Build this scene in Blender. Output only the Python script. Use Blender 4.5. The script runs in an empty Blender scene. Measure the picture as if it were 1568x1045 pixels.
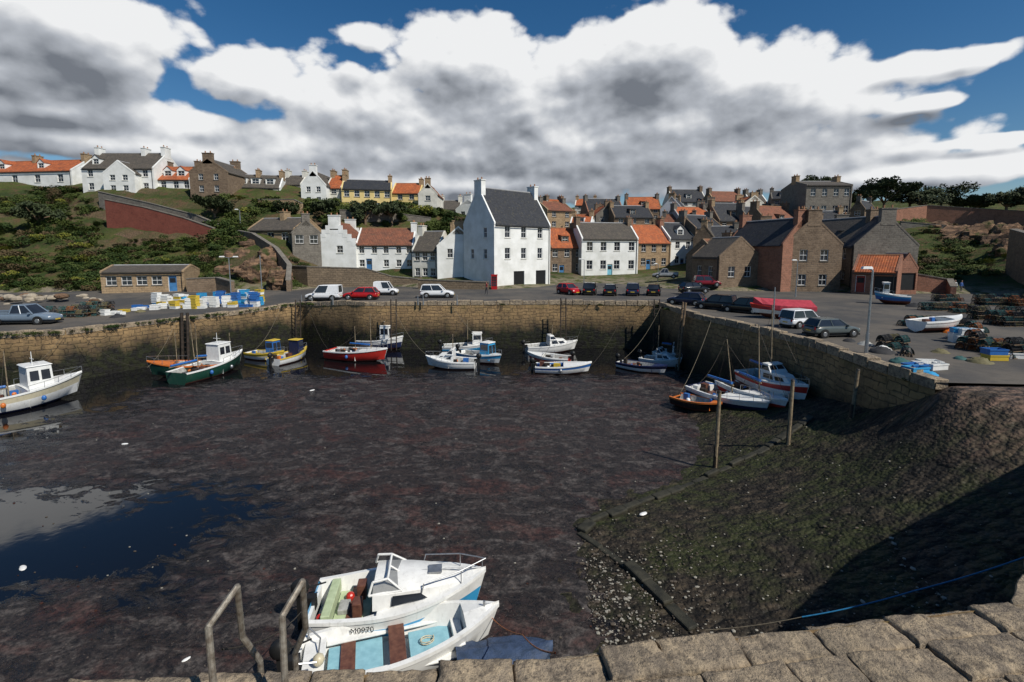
import bpy, math, random
import numpy as np
from mathutils import Vector, Matrix, noise as mnoise
from mathutils.geometry import delaunay_2d_cdt
R=random.Random(7)
# ---------------- survey helpers: bearings measured from the camera station -> real world coordinates
F=740.0; CX=784.0; CY=469.0; PT=math.radians(6.5); HC=5.0; WL=-4.6
cp,sp=math.cos(PT),math.sin(PT)
def ray(u,v):
    up=(CY-v)/F
    return Vector(((u-CX)/F, cp+up*sp, -sp+up*cp))
def gz(u,v,z=0.0):
    d=ray(u,v); t=(z-HC)/d.z
    return Vector((d.x*t,d.y*t,z))
def at(u,v,Y):
    d=ray(u,v); t=Y/d.y
    return Vector((d.x*t,Y,HC+d.z*t))
def sstep(a,b,x):
    t=max(0,min(1,(x-a)/(b-a))); return t*t*(3-2*t)
def qz(x,y):   # the western quay lies a little lower than the rest
    return -.85*sstep(-15,-24,x)*sstep(58,47,y)
def Q(u,v):
    z=0
    for _ in range(12):
        p=gz(u,v,z); z=.5*z+.5*qz(p.x,p.y)
    return gz(u,v,z)
SC=bpy.context.scene
COL=SC.collection
def link(o,parent=None):
    COL.objects.link(o)
    if parent is not None: o.parent=parent
    return o
def root(name,loc=(0,0,0),rot=0.0,tilt=(0,0)):
    e=bpy.data.objects.new(name,None); e.empty_display_size=.3
    e.location=loc; e.rotation_euler=(tilt[0],tilt[1],rot)
    return link(e)
# ---------------- materials
class NT:
    def __init__(s,name):
        s.m=bpy.data.materials.new(name); s.m.use_nodes=True
        s.n=s.m.node_tree.nodes; s.l=s.m.node_tree.links
        s.b=s.n['Principled BSDF']
    def ln(s,a,b): s.l.new(a,b)
    def noise(s,vec,scale,detail=5,rough=.55,dist=0):
        x=s.n.new('ShaderNodeTexNoise'); x.inputs['Scale'].default_value=scale
        x.inputs['Detail'].default_value=min(detail,5); x.inputs['Roughness'].default_value=rough
        x.inputs['Distortion'].default_value=dist
        if vec is not None: s.ln(vec,x.inputs['Vector'])
        return x.outputs['Fac']
    def ramp(s,fac,a,b,lo=0.0,hi=1.0):
        x=s.n.new('ShaderNodeMapRange'); x.inputs['From Min'].default_value=a; x.inputs['From Max'].default_value=b
        x.inputs['To Min'].default_value=lo; x.inputs['To Max'].default_value=hi
        s.ln(fac,x.inputs['Value']); return x.outputs['Result']
    def mix(s,fac,c1,c2,mode='MIX'):
        x=s.n.new('ShaderNodeMix'); x.data_type='RGBA'; x.blend_type=mode
        for k,c in ((6,c1),(7,c2)):
            if isinstance(c,(tuple,list)): x.inputs[k].default_value=(*c[:3],1)
            else: s.ln(c,x.inputs[k])
        if isinstance(fac,float): x.inputs[0].default_value=fac
        else: s.ln(fac,x.inputs[0])
        return x.outputs[2]
    def math(s,op,a,b=0.0,c=None,clamp=False):
        x=s.n.new('ShaderNodeMath'); x.operation=op; x.use_clamp=clamp
        for i,k in enumerate((a,b,c)):
            if k is None: continue
            if isinstance(k,(int,float)): x.inputs[i].default_value=k
            else: s.ln(k,x.inputs[i])
        return x.outputs[0]
    def pos(s):
        return s.n.new('ShaderNodeNewGeometry').outputs['Position']
    def uv(s):
        return s.n.new('ShaderNodeTexCoord').outputs['UV']
    def sep(s,v):
        x=s.n.new('ShaderNodeSeparateXYZ'); s.ln(v,x.inputs[0]); return x.outputs
    def scalev(s,v,k):
        x=s.n.new('ShaderNodeVectorMath'); x.operation='MULTIPLY'; x.inputs[1].default_value=k; s.ln(v,x.inputs[0]); return x.outputs[0]
    def bump(s,h,st=.4,d=.05):
        x=s.n.new('ShaderNodeBump'); x.inputs['Strength'].default_value=st; x.inputs['Distance'].default_value=d
        s.ln(h,x.inputs['Height']); s.ln(x.outputs[0],s.b.inputs['Normal'])
    def out(s,col,rough=.85,metal=0,spec=.4):
        if isinstance(col,(tuple,list)): s.b.inputs['Base Color'].default_value=(*col[:3],1)
        else: s.ln(col,s.b.inputs['Base Color'])
        if isinstance(rough,(int,float)): s.b.inputs['Roughness'].default_value=rough
        else: s.ln(rough,s.b.inputs['Roughness'])
        s.b.inputs['Metallic'].default_value=metal
        s.b.inputs['Specular IOR Level'].default_value=spec
        return s.m
def M(name,c,c2=None,scale=3,rough=.8,metal=0,bump=0,spec=.4,lo=.35,hi=.65):
    t=NT(name)
    if c2 is None: c2=tuple(x*.72 for x in c)
    p=t.pos(); n=t.noise(p,scale,4)
    col=t.mix(t.ramp(n,lo,hi),c,c2)
    if bump: t.bump(t.noise(p,scale*6,3),bump,.03)
    return t.out(col,rough,metal,spec)
def masonry(name,c1,c2,mortar,bw=.6,bh=.28,st=.6,tide=False,ms=.02,dist=.12):
    t=NT(name); uv=t.uv(); p=t.pos()
    nn=t.n.new('ShaderNodeTexNoise'); nn.inputs['Scale'].default_value=1.3; nn.inputs['Detail'].default_value=2; t.ln(uv,nn.inputs['Vector'])
    a=t.n.new('ShaderNodeVectorMath'); a.operation='MULTIPLY_ADD'; a.inputs[1].default_value=(dist*2,dist*2,0)
    t.ln(nn.outputs['Color'],a.inputs[0]); t.ln(uv,a.inputs[2])
    b=t.n.new('ShaderNodeTexBrick'); t.ln(a.outputs[0],b.inputs['Vector'])
    b.inputs['Scale'].default_value=1; b.inputs['Brick Width'].default_value=bw; b.inputs['Row Height'].default_value=bh
    b.inputs['Mortar Size'].default_value=ms; b.inputs['Mortar Smooth'].default_value=.6; b.inputs['Bias'].default_value=-.1
    b.inputs['Color1'].default_value=(*c1,1); b.inputs['Color2'].default_value=(*c2,1); b.inputs['Mortar'].default_value=(*mortar,1)
    n=t.noise(p,.9,5,.65); n2=t.noise(p,5,4,.6)
    col=t.mix(t.ramp(n,.35,.7,0,.65),b.outputs['Color'],tuple(x*.5 for x in c2))
    col=t.mix(t.ramp(n2,.3,.7,0,.5),col,tuple(min(1,x*1.35) for x in c1))
    rough=.9
    if tide:
        z=t.sep(p)[2]
        zz=t.math('ADD',z,t.math('MULTIPLY',t.noise(t.scalev(p,(1,1,.3)),.8,4),2.6))
        w=t.ramp(zz,-1.7,.1,1,0)
        wet=t.mix(t.ramp(t.noise(p,2.2,4),.42,.6),(.013,.012,.010),(.022,.024,.010))
        col=t.mix(w,col,wet)
        top=t.ramp(z,-1.2,-.1,0,.4)
        col=t.mix(t.math('MULTIPLY',top,t.ramp(t.noise(p,.7,4),.45,.6)),col,(.05,.065,.02))
        rough=t.ramp(w,0,1,.9,.5)
    h=t.math('ADD',t.math('MULTIPLY',b.outputs['Fac'],-1.0),t.math('MULTIPLY',n2,.9))
    t.bump(h,st,.06)
    return t.out(col,rough,0,.3)
def roofmat(name,c1,c2,bw,bh,wave=False):
    t=NT(name); uv=t.uv(); p=t.pos()
    b=t.n.new('ShaderNodeTexBrick'); t.ln(uv,b.inputs['Vector']); b.inputs['Scale'].default_value=1
    b.inputs['Brick Width'].default_value=bw; b.inputs['Row Height'].default_value=bh; b.inputs['Mortar Size'].default_value=.012
    b.inputs['Color1'].default_value=(*c1,1); b.inputs['Color2'].default_value=(*c2,1); b.inputs['Mortar'].default_value=tuple(x*.4 for x in c2)+(1,)
    n=t.noise(p,1.1,5,.65)
    col=t.mix(t.ramp(n,.42,.72,0,.7),b.outputs['Color'],tuple(x*.45+.02 for x in c2))
    col=t.mix(t.ramp(t.noise(p,3.1,3),.55,.75,0,.5),col,(.12,.11,.07))
    h=t.math('MULTIPLY',b.outputs['Fac'],-1.0)
    if wave:
        w=t.n.new('ShaderNodeTexWave'); w.inputs['Scale'].default_value=1.3; t.ln(uv,w.inputs['Vector'])
        h=t.math('ADD',h,w.outputs['Fac'])
    t.bump(h,.5,.05)
    return t.out(col,.75,0,.35)
m_white=M('white_harling',(.82,.82,.79),(.66,.66,.62),.7,.9,0,.25)
m_white2=M('cream_harling',(.71,.68,.60),(.54,.52,.45),.9,.9,0,.25)
m_yell=M('yellow_render',(.74,.57,.25),(.6,.46,.19),.8,.9,0,.2)
m_grey=M('grey_render',(.36,.36,.36),(.27,.27,.28),.8,.9,0,.2)
m_stone=masonry('brown_rubble_stone',(.23,.165,.11),(.12,.082,.056),(.16,.14,.115),.5,.25)
m_stoneg=masonry('grey_rubble_stone',(.20,.18,.15),(.12,.105,.09),(.17,.155,.135),.5,.25)
m_stoney=masonry('sandstone_blocks',(.38,.27,.16),(.25,.17,.10),(.2,.17,.13),.6,.28)
m_brick=masonry('red_sandstone',(.33,.155,.10),(.20,.10,.066),(.2,.15,.12),.45,.22)
m_redw=masonry('red_brick_retaining',(.22,.062,.042),(.15,.042,.03),(.13,.07,.05),.3,.1,.3)
m_quay=masonry('quay_stone',(.32,.21,.10),(.16,.105,.06),(.05,.042,.033),.75,.34,.9,True,.03,.16)
m_quayd=masonry('parapet_stone',(.2,.15,.1),(.11,.085,.06),(.06,.05,.04),.6,.3,.8)
m_pant=roofmat('orange_pantile',(.50,.14,.045),(.35,.09,.03),.3,.32,True)
m_pantb=roofmat('brown_pantile',(.27,.10,.055),(.18,.07,.04),.3,.32,True)
m_slate=roofmat('dark_slate',(.040,.043,.052),(.025,.027,.033),.3,.22)
m_slateb=roofmat('brown_slate',(.12,.10,.08),(.075,.065,.053),.3,.22)
m_glass=M('window_glass',(.012,.015,.02),(.03,.035,.045),.5,.08,0,0,.6)
m_frame=M('white_window_paint',(.78,.78,.76),None,2,.5)
m_black=M('black_paint',(.015,.015,.015),None,2,.5)
m_blued=M('blue_door_paint',(.06,.2,.42),None,2,.5)
m_redd=M('red_door_paint',(.3,.03,.02),None,2,.5)
m_tealt=M('light_blue_paint',(.2,.5,.62),(.16,.42,.53),3,.5)
m_terra=M('terracotta',(.34,.17,.09),None,4,.8)
m_rail=M('galvanised_steel',(.32,.29,.24),(.16,.13,.1),14,.55,.5,.2)
m_metal=M('grey_metal',(.45,.46,.47),None,8,.4,.8)
m_wood=M('weathered_wood',(.22,.15,.09),(.10,.07,.045),5,.85,0,.4)
m_dwood=M('dark_wet_timber',(.05,.035,.025),(.02,.016,.012),5,.6,0,.4)
m_tyre=M('tyre_rubber',(.012,.012,.012),None,9,.8)
def paint(name,c,rough=.28,dirt=.0):
    t=NT(name); p=t.pos(); n=t.noise(p,4,5,.65); n2=t.noise(t.scalev(p,(7,7,1.2)),1.5,4,.6)
    col=t.mix(t.ramp(n,.35,.65),c,tuple(x*.86 for x in c))
    if dirt: col=t.mix(t.ramp(n2,.55,.75,0,dirt),col,(.20,.17,.13))
    return t.out(col,rough,0,.5)
P_w=paint('white_gelcoat',(.80,.80,.77),.35,.28); P_b=paint('blue_hull_paint',(.03,.14,.42),.35,.3); P_lb=paint('sky_blue_paint',(.04,.32,.60),.35,.2)
P_r=paint('red_hull_paint',(.5,.03,.02),.35,.2); P_g=paint('dark_green_hull_paint',(.012,.06,.04),.4,.3); P_y=paint('yellow_paint',(.62,.44,.05),.4,.3)
P_o=paint('orange_paint',(.62,.17,.03),.4,.3); P_n=paint('navy_paint',(.012,.02,.07),.4,.3); P_k=paint('black_hull',(.012,.012,.014),.4,.3)
P_af=paint('antifoul_red',(.12,.03,.02),.7,.5); P_cr=paint('cream_paint',(.60,.54,.38),.4,.3); P_in=M('boat_interior_grey',(.42,.42,.4),(.25,.25,.23),6,.7)
P_lbi=M('pale_blue_floor',(.27,.50,.57),(.20,.40,.47),5,.7); P_grn=M('green_cushion',(.46,.54,.34),(.36,.43,.26),6,.7)
P_tarp=M('blue_tarpaulin',(.05,.08,.15),(.03,.05,.09),6,.6,0,.6); P_tk=M('varnished_wood',(.16,.07,.045),(.09,.035,.025),8,.5)
C_red=paint('car_red',(.42,.012,.015),.2); C_wh=paint('car_white',(.78,.79,.80),.2); C_bk=paint('car_black',(.012,.013,.016),.15)
C_gy=paint('car_grey',(.10,.12,.12),.2); C_bl=paint('car_dark_blue',(.015,.025,.06),.2); C_sv=paint('car_silver_blue',(.16,.21,.27),.25); C_mr=paint('car_maroon',(.2,.01,.02),.2)
m_lite=M('headlamp',(.8,.8,.78),None,3,.1); m_tail=M('tail_lamp',(.45,.01,.01),None,3,.15)
# ---------------- mesh builder
class MB:
    def __init__(s): s.v=[]; s.f=[]; s.m=[]
    def add(s,vs,fs,m=0):
        o=len(s.v); s.v+= [tuple(x) for x in vs]
        for f in fs: s.f.append([o+i for i in f]); s.m.append(m)
    def quad(s,a,b,c,d,m=0): s.add([a,b,c,d],[(0,1,2,3)],m)
    def box(s,x0,x1,y0,y1,z0,z1,m=0):
        s.add([(x0,y0,z0),(x1,y0,z0),(x1,y1,z0),(x0,y1,z0),(x0,y0,z1),(x1,y0,z1),(x1,y1,z1),(x0,y1,z1)],
              [(0,3,2,1),(4,5,6,7),(0,1,5,4),(1,2,6,5),(2,3,7,6),(3,0,4,7)],m)
    def hexa(s,b,t,m=0):
        s.add(list(b)+list(t),[(0,3,2,1),(4,5,6,7),(0,1,5,4),(1,2,6,5),(2,3,7,6),(3,0,4,7)],m)
    def tube(s,p0,p1,r0,r1=None,n=6,m=0):
        p0=Vector(p0);p1=Vector(p1); r1=r0 if r1 is None else r1
        d=(p1-p0).normalized(); a=d.orthogonal().normalized(); b=d.cross(a)
        vs=[];
        for p,r in((p0,r0),(p1,r1)):
            for i in range(n):
                t=2*math.pi*i/n; vs.append(p+(a*math.cos(t)+b*math.sin(t))*r)
        fs=[(i,(i+1)%n,n+(i+1)%n,n+i) for i in range(n)]+[tuple(range(n))[::-1],tuple(range(n,2*n))]
        s.add(vs,fs,m)
    def path(s,pts,r,n=6,m=0):
        for a,b in zip(pts[:-1],pts[1:]): s.tube(a,b,r,r,n,m)
        for a in pts[1:-1]: s.ball(a,r,m,4,6)
    def ball(s,c,r,m=0,nu=5,nv=8,sc=(1,1,1)):
        vs=[(c[0],c[1],c[2]+r*sc[2])]
        for i in range(1,nu):
            t=math.pi*i/nu
            for j in range(nv):
                q=2*math.pi*j/nv; vs.append((c[0]+r*sc[0]*math.sin(t)*math.cos(q),c[1]+r*sc[1]*math.sin(t)*math.sin(q),c[2]+r*sc[2]*math.cos(t)))
        vs.append((c[0],c[1],c[2]-r*sc[2])); L=len(vs)-1; fs=[]
        for j in range(nv):
            k=(j+1)%nv; fs.append((0,1+j,1+k)); fs.append((L,1+(nu-2)*nv+k,1+(nu-2)*nv+j))
            for i in range(nu-2): fs.append((1+i*nv+j,1+(i+1)*nv+j,1+(i+1)*nv+k,1+i*nv+k))
        s.add(vs,fs,m)
    def patch(s,a,b,c,d,s0,s1,t0,t1,m,off=.012):
        a,b,c,d=map(Vector,(a,b,c,d)); n=(b-a).cross(d-a).normalized()*off
        f=lambda x,y:(a*(1-x)+b*x)*(1-y)+(d*(1-x)+c*x)*y+n
        s.quad(f(s0,t0),f(s1,t0),f(s1,t1),f(s0,t1),m)
    def mesh(s,name,mats,smooth=False,sharp=35):
        me=bpy.data.meshes.new(name); me.from_pydata(s.v,[],s.f); me.update()
        for m in mats: me.materials.append(m)
        me.polygons.foreach_set('material_index',s.m)
        if smooth:
            me.polygons.foreach_set('use_smooth',[True]*len(s.f))
            try: me.set_sharp_from_angle(angle=math.radians(sharp))
            except Exception: pass
        ul=me.uv_layers.new(name='UVMap'); Z=Vector((0,0,1))
        for p in me.polygons:
            n=p.normal
            t=Z.cross(n)
            if t.length<.15: t=Vector((1,0,0)); b=Vector((0,1,0))
            else: t.normalize(); b=n.cross(t)
            for li in p.loop_indices:
                co=me.vertices[me.loops[li].vertex_index].co
                ul.data[li].uv=(co.dot(t),co.dot(b))
        me.update(); return me
    def obj(s,name,mats,parent=None,smooth=False,loc=(0,0,0),rot=0,bevel=0,sub=0,sharp=35):
        o=bpy.data.objects.new(name,s.mesh(name,mats,smooth,sharp)); o.location=loc; o.rotation_euler=(0,0,rot)
        link(o,parent)
        if bevel:
            b=o.modifiers.new('bevel','BEVEL'); b.width=bevel; b.segments=2; b.limit_method='ANGLE'
        if sub:
            b=o.modifiers.new('sub','SUBSURF'); b.levels=sub; b.render_levels=sub
        return o
# ---------------- TPS height interpolation
class TPS:
    def __init__(s,pts,lam=0.0):
        P=np.array([(p[0],p[1]) for p in pts],float); Z=np.array([p[2] for p in pts],float); n=len(P); s.P=P
        d=np.linalg.norm(P[:,None]-P[None],axis=2); K=s.U(d)+lam*np.eye(n)
        A=np.zeros((n+3,n+3)); A[:n,:n]=K; A[:n,n]=1; A[:n,n+1:]=P; A[n,:n]=1; A[n+1:,:n]=P.T
        s.w=np.linalg.solve(A,np.concatenate([Z,np.zeros(3)]))
    def U(s,r): return np.where(r>1e-6,r*r*np.log(np.maximum(r,1e-6)),0)
    def __call__(s,x,y):
        x=np.atleast_1d(x).astype(float); y=np.atleast_1d(y).astype(float)
        Qp=np.stack([x,y],-1); d=np.linalg.norm(Qp[:,None]-s.P[None],axis=2)
        return s.U(d)@s.w[:-3]+s.w[-3]+Qp@s.w[-2:]
def inside(x,y,poly):
    c=False; n=len(poly)
    for i in range(n):
        x0,y0=poly[i][0],poly[i][1]; x1,y1=poly[i-1][0],poly[i-1][1]
        if (y0>y)!=(y1>y) and x<(x1-x0)*(y-y0)/(y1-y0)+x0: c=not c
    return c
def segdist(x,y,line):
    m=1e9
    for a,b in zip(line[:-1],line[1:]):
        dx,dy=b[0]-a[0],b[1]-a[1]; L=dx*dx+dy*dy
        t=max(0,min(1,((x-a[0])*dx+(y-a[1])*dy)/L)); m=min(m,math.hypot(x-a[0]-t*dx,y-a[1]-t*dy))
    return m
# ---------------- basin edge
EDGE=[Vector((-78,28,-.85)),Q(0,512),Q(100,507),Q(260,489),Q(410,471),Q(455,464),gz(560,464),gz(700,463),gz(860,462),gz(1010,464),gz(1050,479),gz(1150,501),gz(1250,526),gz(1330,554),gz(1434,586)]
NEAR=[Vector((-45,4.6,0)),gz(100,1047),gz(400,1040),gz(640,1031),gz(850,1012),gz(1010,991),gz(1220,968),gz(1568,926),Vector((8.8,7.6,0)),Vector((13,9.8,0)),Vector((17.9,12,0)),Vector((24,14,0)),Vector((60,15,0))]
def resample(line,step):
    out=[]
    for a,b in zip(line[:-1],line[1:]):
        n=max(1,int((b-a).length/step))
        for k in range(n): out.append(a.lerp(b,k/n))
    out.append(line[-1]); return out
EDGE=[Vector((p.x,p.y,qz(p.x,p.y))) for p in resample(EDGE,2.5)]
# terrain
ct=[]
def C(u,v,Y): p=at(u,v,Y); ct.append((p.x,p.y,p.z))
for a in [(-110,62,2),(-80,59,0.3),(-60,59,-.3),(-45,60,-.4),(-32,60,-.4),(-60,48,-1.6),(-40,48,-1.6),(-90,45,-1.6),(-20,54,-1.2),(0,56,-1),(20,56,-1),(35,56,-1),(50,52,-1),(35,35,-1),(60,35,-1),(80,30,-.6),(-60,36,-1.8),(30,20,-1),(70,18,-1)]: ct.append(a)
for a in [(0,285,92),(130,300,86),(60,365,75),(120,400,69),(0,370,74),(290,300,86),(220,385,72),(300,400,69),(350,301,86),(330,345,79),(460,316,86),(560,325,88),(650,327,88),(720,338,94),(430,379,72),(500,416,74),(630,416,74),(540,345,83),(400,425,66),(440,447,60),(680,430,69),(760,437,66),(850,426,79),(930,423,82),(1000,413,88),(1060,410,88),
          (1100,436,64),(1200,440,62),(1340,438,60),(1405,432,62),(1480,402,70),(1480,355,84),(1568,352,84),(1420,340,88),(1568,430,58),(1650,380,60),(1300,335,98)]: C(*a)
ct+=[(9,110,7),(30,110,7),(50,100,8),(70,100,10),(-20,110,14),(-90,120,17),(-30,150,18),(30,150,17),(90,150,19),(-120,150,19),(140,120,17),(130,70,12),(-150,90,14),(-150,60,2),(120,40,3)]
TT=TPS(ct,.5)
def hgt(x,y):
    x=np.clip(np.atleast_1d(x).astype(float),-150,140); y=np.clip(np.atleast_1d(y).astype(float),18,160)
    return np.minimum(TT(x,y),21)
xs=np.concatenate([np.array([-2500,-1500,-900,-500,-300,-200,-150]),np.arange(-125,135,1.3),np.array([150,200,300,500,900,1500,2500])])
ys=np.concatenate([np.array([18,21]),np.arange(23,128,1.3),np.array([135,145,160,200,300,500,900,1600,3000])])
X,Y=np.meshgrid(xs,ys); Zt=hgt(X.ravel(),Y.ravel()).reshape(X.shape)
bpoly=[(p.x,p.y) for p in EDGE]+[(30,-60),(-78,-60)]
mb=MB()
for j in range(len(ys)):
    for i in range(len(xs)):
        x,y=xs[i],ys[j]; z=Zt[j,i]
        if y<56 and abs(x)<80 and (inside(x,y,bpoly) or segdist(x,y,EDGE[::2]+[EDGE[-1]])<3.5): z=-7
        elif x<-70 and y<35: z=-7
        else:
            if z>1: z+=(mnoise.noise((x*.12,y*.12,0))*1.2+mnoise.noise((x*.4,y*.4,3))*.5)*min(1,(z-1)/4)
            elif z<-.1: z=min(z,-.4)-(.9 if x<-13 and y<57 else 0)
        mb.v.append((x,y,z))
nx=len(xs)
for j in range(len(ys)-1):
    for i in range(nx-1):
        mb.f.append([j*nx+i,j*nx+i+1,(j+1)*nx+i+1,(j+1)*nx+i]); mb.m.append(0)
t=NT('hillside_ground'); p=t.pos()
n1=t.noise(p,.11,5,.6); n2=t.noise(p,.7,5,.65); n3=t.noise(p,5,4,.7)
c=t.mix(t.ramp(n1,.4,.58),(.036,.056,.013),(.085,.10,.024)); c=t.mix(t.ramp(n2,.50,.62,0,.9),c,(.12,.07,.04)); c=t.mix(t.ramp(n3,.4,.7,0,.65),c,(.022,.030,.010))
g=t.n.new('ShaderNodeNewGeometry'); nz=t.sep(g.outputs['True Normal'])[2]
c=t.mix(t.ramp(t.math('ADD',nz,t.math('MULTIPLY',n2,.3)),.80,.98,1,0),c,t.mix(t.ramp(n3,.35,.65),(.18,.115,.075),(.07,.045,.034)))
zz=t.sep(p)[2]; c=t.mix(t.math('MULTIPLY',t.ramp(zz,1.2,.2,0,.8),t.ramp(n2,.4,.55)),c,(.26,.22,.16))
t.bump(t.math('ADD',n2,t.math('MULTIPLY',n3,.4)),.9,.5); m_ter=t.out(c,.95,0,.2)
mb.obj('hillside_terrain',[m_ter],None,True,sharp=180)
# quay paving sheet
t=NT('quay_asphalt'); p=t.pos(); n1=t.noise(p,.18,5,.6); n2=t.noise(p,2,5,.7); n3=t.noise(p,30,2)
c=t.mix(t.ramp(n1,.42,.6),(.052,.050,.049),(.110,.095,.078)); c=t.mix(t.ramp(n2,.5,.75,0,.7),c,(.035,.033,.031)); c=t.mix(t.ramp(n3,.4,.7,0,.3),c,(.15,.14,.12))
t.bump(n3,.3,.02); m_asph=t.out(c,.9,0,.3)
q=[(p.x,p.y) for p in EDGE]+[(24,17.4),(95,16),(130,60),(130,78),(-130,78),(-130,30)]
iv=[]
for x in range(-54,-6,3):
    for y in range(26,66,3):
        if inside(x,y,q) and segdist(x,y,EDGE)>1.2: iv.append(Vector((x+.01,y+.01)))
cv,ce,cf,_,_,_=delaunay_2d_cdt([Vector(a) for a in q]+iv,[],[list(range(len(q)))],1,1e-5)
mb=MB()
for f in cf:
    cx_=sum(cv[i].x for i in f)/len(f); cy_=sum(cv[i].y for i in f)/len(f)
    if not inside(cx_,cy_,q): continue
    P3=[(cv[i].x,cv[i].y,qz(cv[i].x,cv[i].y)) for i in f]
    A=sum(P3[i-1][0]*P3[i][1]-P3[i][0]*P3[i-1][1] for i in range(len(P3)))
    mb.add(P3 if A>0 else P3[::-1],[tuple(range(len(P3)))])
mb.obj('quay_road',[m_asph])
def quaywall(name,line,side,mat,bot=-6.5,batter=.35):
    L=resample(line,1.0); mb=MB(); rows=7; N=len(L)
    for k,pnt in enumerate(L):
        d=(L[min(k+1,N-1)]-L[max(k-1,0)]); d.z=0; d.normalize(); n=Vector((d.y,-d.x,0))*side
        for r in range(rows+1):
            f=r/rows; off=batter*f+(mnoise.noise((pnt.x*.7,pnt.y*.7,f*6))*.10 if 0<r else 0)
            q=pnt+n*off; mb.v.append((q.x,q.y,pnt.z+(bot-pnt.z)*f))
    for k in range(N-1):
        for r in range(rows):
            a=k*(rows+1)+r; b=a+rows+1
            mb.f.append([a,a+1,b+1,b] if side>0 else [a,b,b+1,a+1]); mb.m.append(0)
    return mb.obj(name,[mat],None,True,sharp=180)
quaywall('harbour_quay_wall',EDGE,1,m_quay)
quaywall('pier_wall',NEAR,-1,m_quay)
t=NT('coping_sandstone'); g=t.n.new('ShaderNodeNewGeometry'); p=g.outputs['Position']; rnd=g.outputs['Random Per Island']
n1=t.noise(p,2.6,5,.7,.4); n2=t.noise(p,17,5,.75); n4=t.noise(p,.8,3); n5=t.noise(p,7,5,.7)
vo=t.n.new('ShaderNodeTexVoronoi'); vo.inputs['Scale'].default_value=26; t.ln(p,vo.inputs['Vector'])
c=t.mix(rnd,(.36,.285,.20),(.20,.165,.13)); c=t.mix(t.ramp(n1,.42,.60),c,(.46,.36,.24)); c=t.mix(t.ramp(n5,.48,.62,0,.8),c,(.13,.105,.08)); c=t.mix(t.ramp(n2,.51,.68,0,.75),c,(.06,.05,.042)); c=t.mix(t.ramp(n4,.5,.7,0,.4),c,(.16,.135,.10))
c=t.mix(t.ramp(vo.outputs['Distance'],.16,.05,0,.3),c,(.55,.52,.45))
t.bump(t.math('ADD',t.math('MULTIPLY',n1,1.0),t.math('ADD',t.math('MULTIPLY',n2,.7),t.math('MULTIPLY',n5,.9))),1.0,.07); m_cop=t.out(c,.92,0,.25)
# kerb coping along quay edge
mb=MB(); L=resample(EDGE,.9)
for a,b in zip(L[:-1],L[1:]):
    d=(b-a); d.z=0; d.normalize(); n=Vector((-d.y,d.x,0)); h=R.uniform(.06,.2); w=R.uniform(.4,.6); a2=a+d*.03; b2=b-d*.03
    o=-n*.06
    B=[a2+o,b2+o,b2+n*w,a2+n*w]; B=[v+Vector((0,0,-.3)) for v in B]; T=[v+Vector((0,0,.3+h)) for v in B]
    mb.hexa(B,T)
mb.obj('quay_edge_coping',[m_cop],None,bevel=.03)
# near pier deck + big coping stones
q=[tuple(p-Vector((0,0,.12))) for p in NEAR]+[(60,-14,-.12),(-45,-14,-.12)]
mb=MB(); mb.add(q,[tuple(range(len(q)))[::-1]]); mb.obj('pier_paving',[m_quayd])
mb=MB()
Ln=resample(NEAR[1:9],.05); acc=[0]
for a,b in zip(Ln[:-1],Ln[1:]): acc.append(acc[-1]+(b-a).length)
def onl(s):
    s=max(0,min(acc[-1],s)); i=0
    lo=int(s/acc[-1]*(len(acc)-1)); i=max(0,min(len(acc)-2,lo))
    while i>0 and acc[i]>s: i-=1
    while i<len(acc)-2 and acc[i+1]<s: i+=1
    f=(s-acc[i])/(acc[i+1]-acc[i]); p=Ln[i].lerp(Ln[i+1],f); d=(Ln[min(i+8,len(Ln)-1)]-Ln[max(i-8,0)]).normalized()
    return p,Vector((d.y,-d.x,0))
def stone(s0,s1,o0,o1,h):
    p0,n0=onl(s0); p1,n1=onl(s1); j=lambda:R.uniform(-.03,.03)
    B=[p0+n0*(o1+j()),p1+n1*(o1+j()),p1+n1*(o0+j()),p0+n0*(o0+j())]
    g=[0,.035,.1,.22,.36,.5,.64,.78,.9,.965,1]; nu=nv=len(g)-1
    vs=[];fs=[]
    seed=R.uniform(0,99); tx=R.uniform(-.04,.04); ty=R.uniform(-.04,.04)
    for a in range(nu+1):
        for b in range(nv+1):
            x=g[a];y=g[b]
            q=(B[0]*(1-x)+B[1]*x)*(1-y)+(B[3]*(1-x)+B[2]*x)*y
            e=min(x,1-x,y,1-y); z=h-(.035 if e<.01 else .010 if e<.05 else 0)+tx*(x-.5)+ty*(y-.5)
            z+=.034*mnoise.noise((q.x*3,q.y*3,seed))+.022*mnoise.noise((q.x*8,q.y*8,seed))+.012*mnoise.noise((q.x*19,q.y*19,seed))
            q=q+Vector((mnoise.noise((q.x*5,q.y*5,seed+5)),mnoise.noise((q.x*5,q.y*5,seed+9)),0))*.032
            vs.append((q.x,q.y,z))
    for a in range(nu):
        for b in range(nv):
            k=a*(nv+1)+b; fs.append((k,k+nv+1,k+nv+2,k+1))
    rim=[a*(nv+1) for a in range(nu+1)]+[nu*(nv+1)+b for b in range(1,nv+1)]+[a*(nv+1)+nv for a in range(nu-1,-1,-1)]+[b for b in range(nv-1,0,-1)]
    o=len(vs)
    for k in rim: vs.append((vs[k][0],vs[k][1],-.3))
    m=len(rim)
    for i in range(m): fs.append((rim[i],o+i,o+(i+1)%m,rim[(i+1)%m]))
    mb.add(vs,fs)
off=-.08
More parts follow.
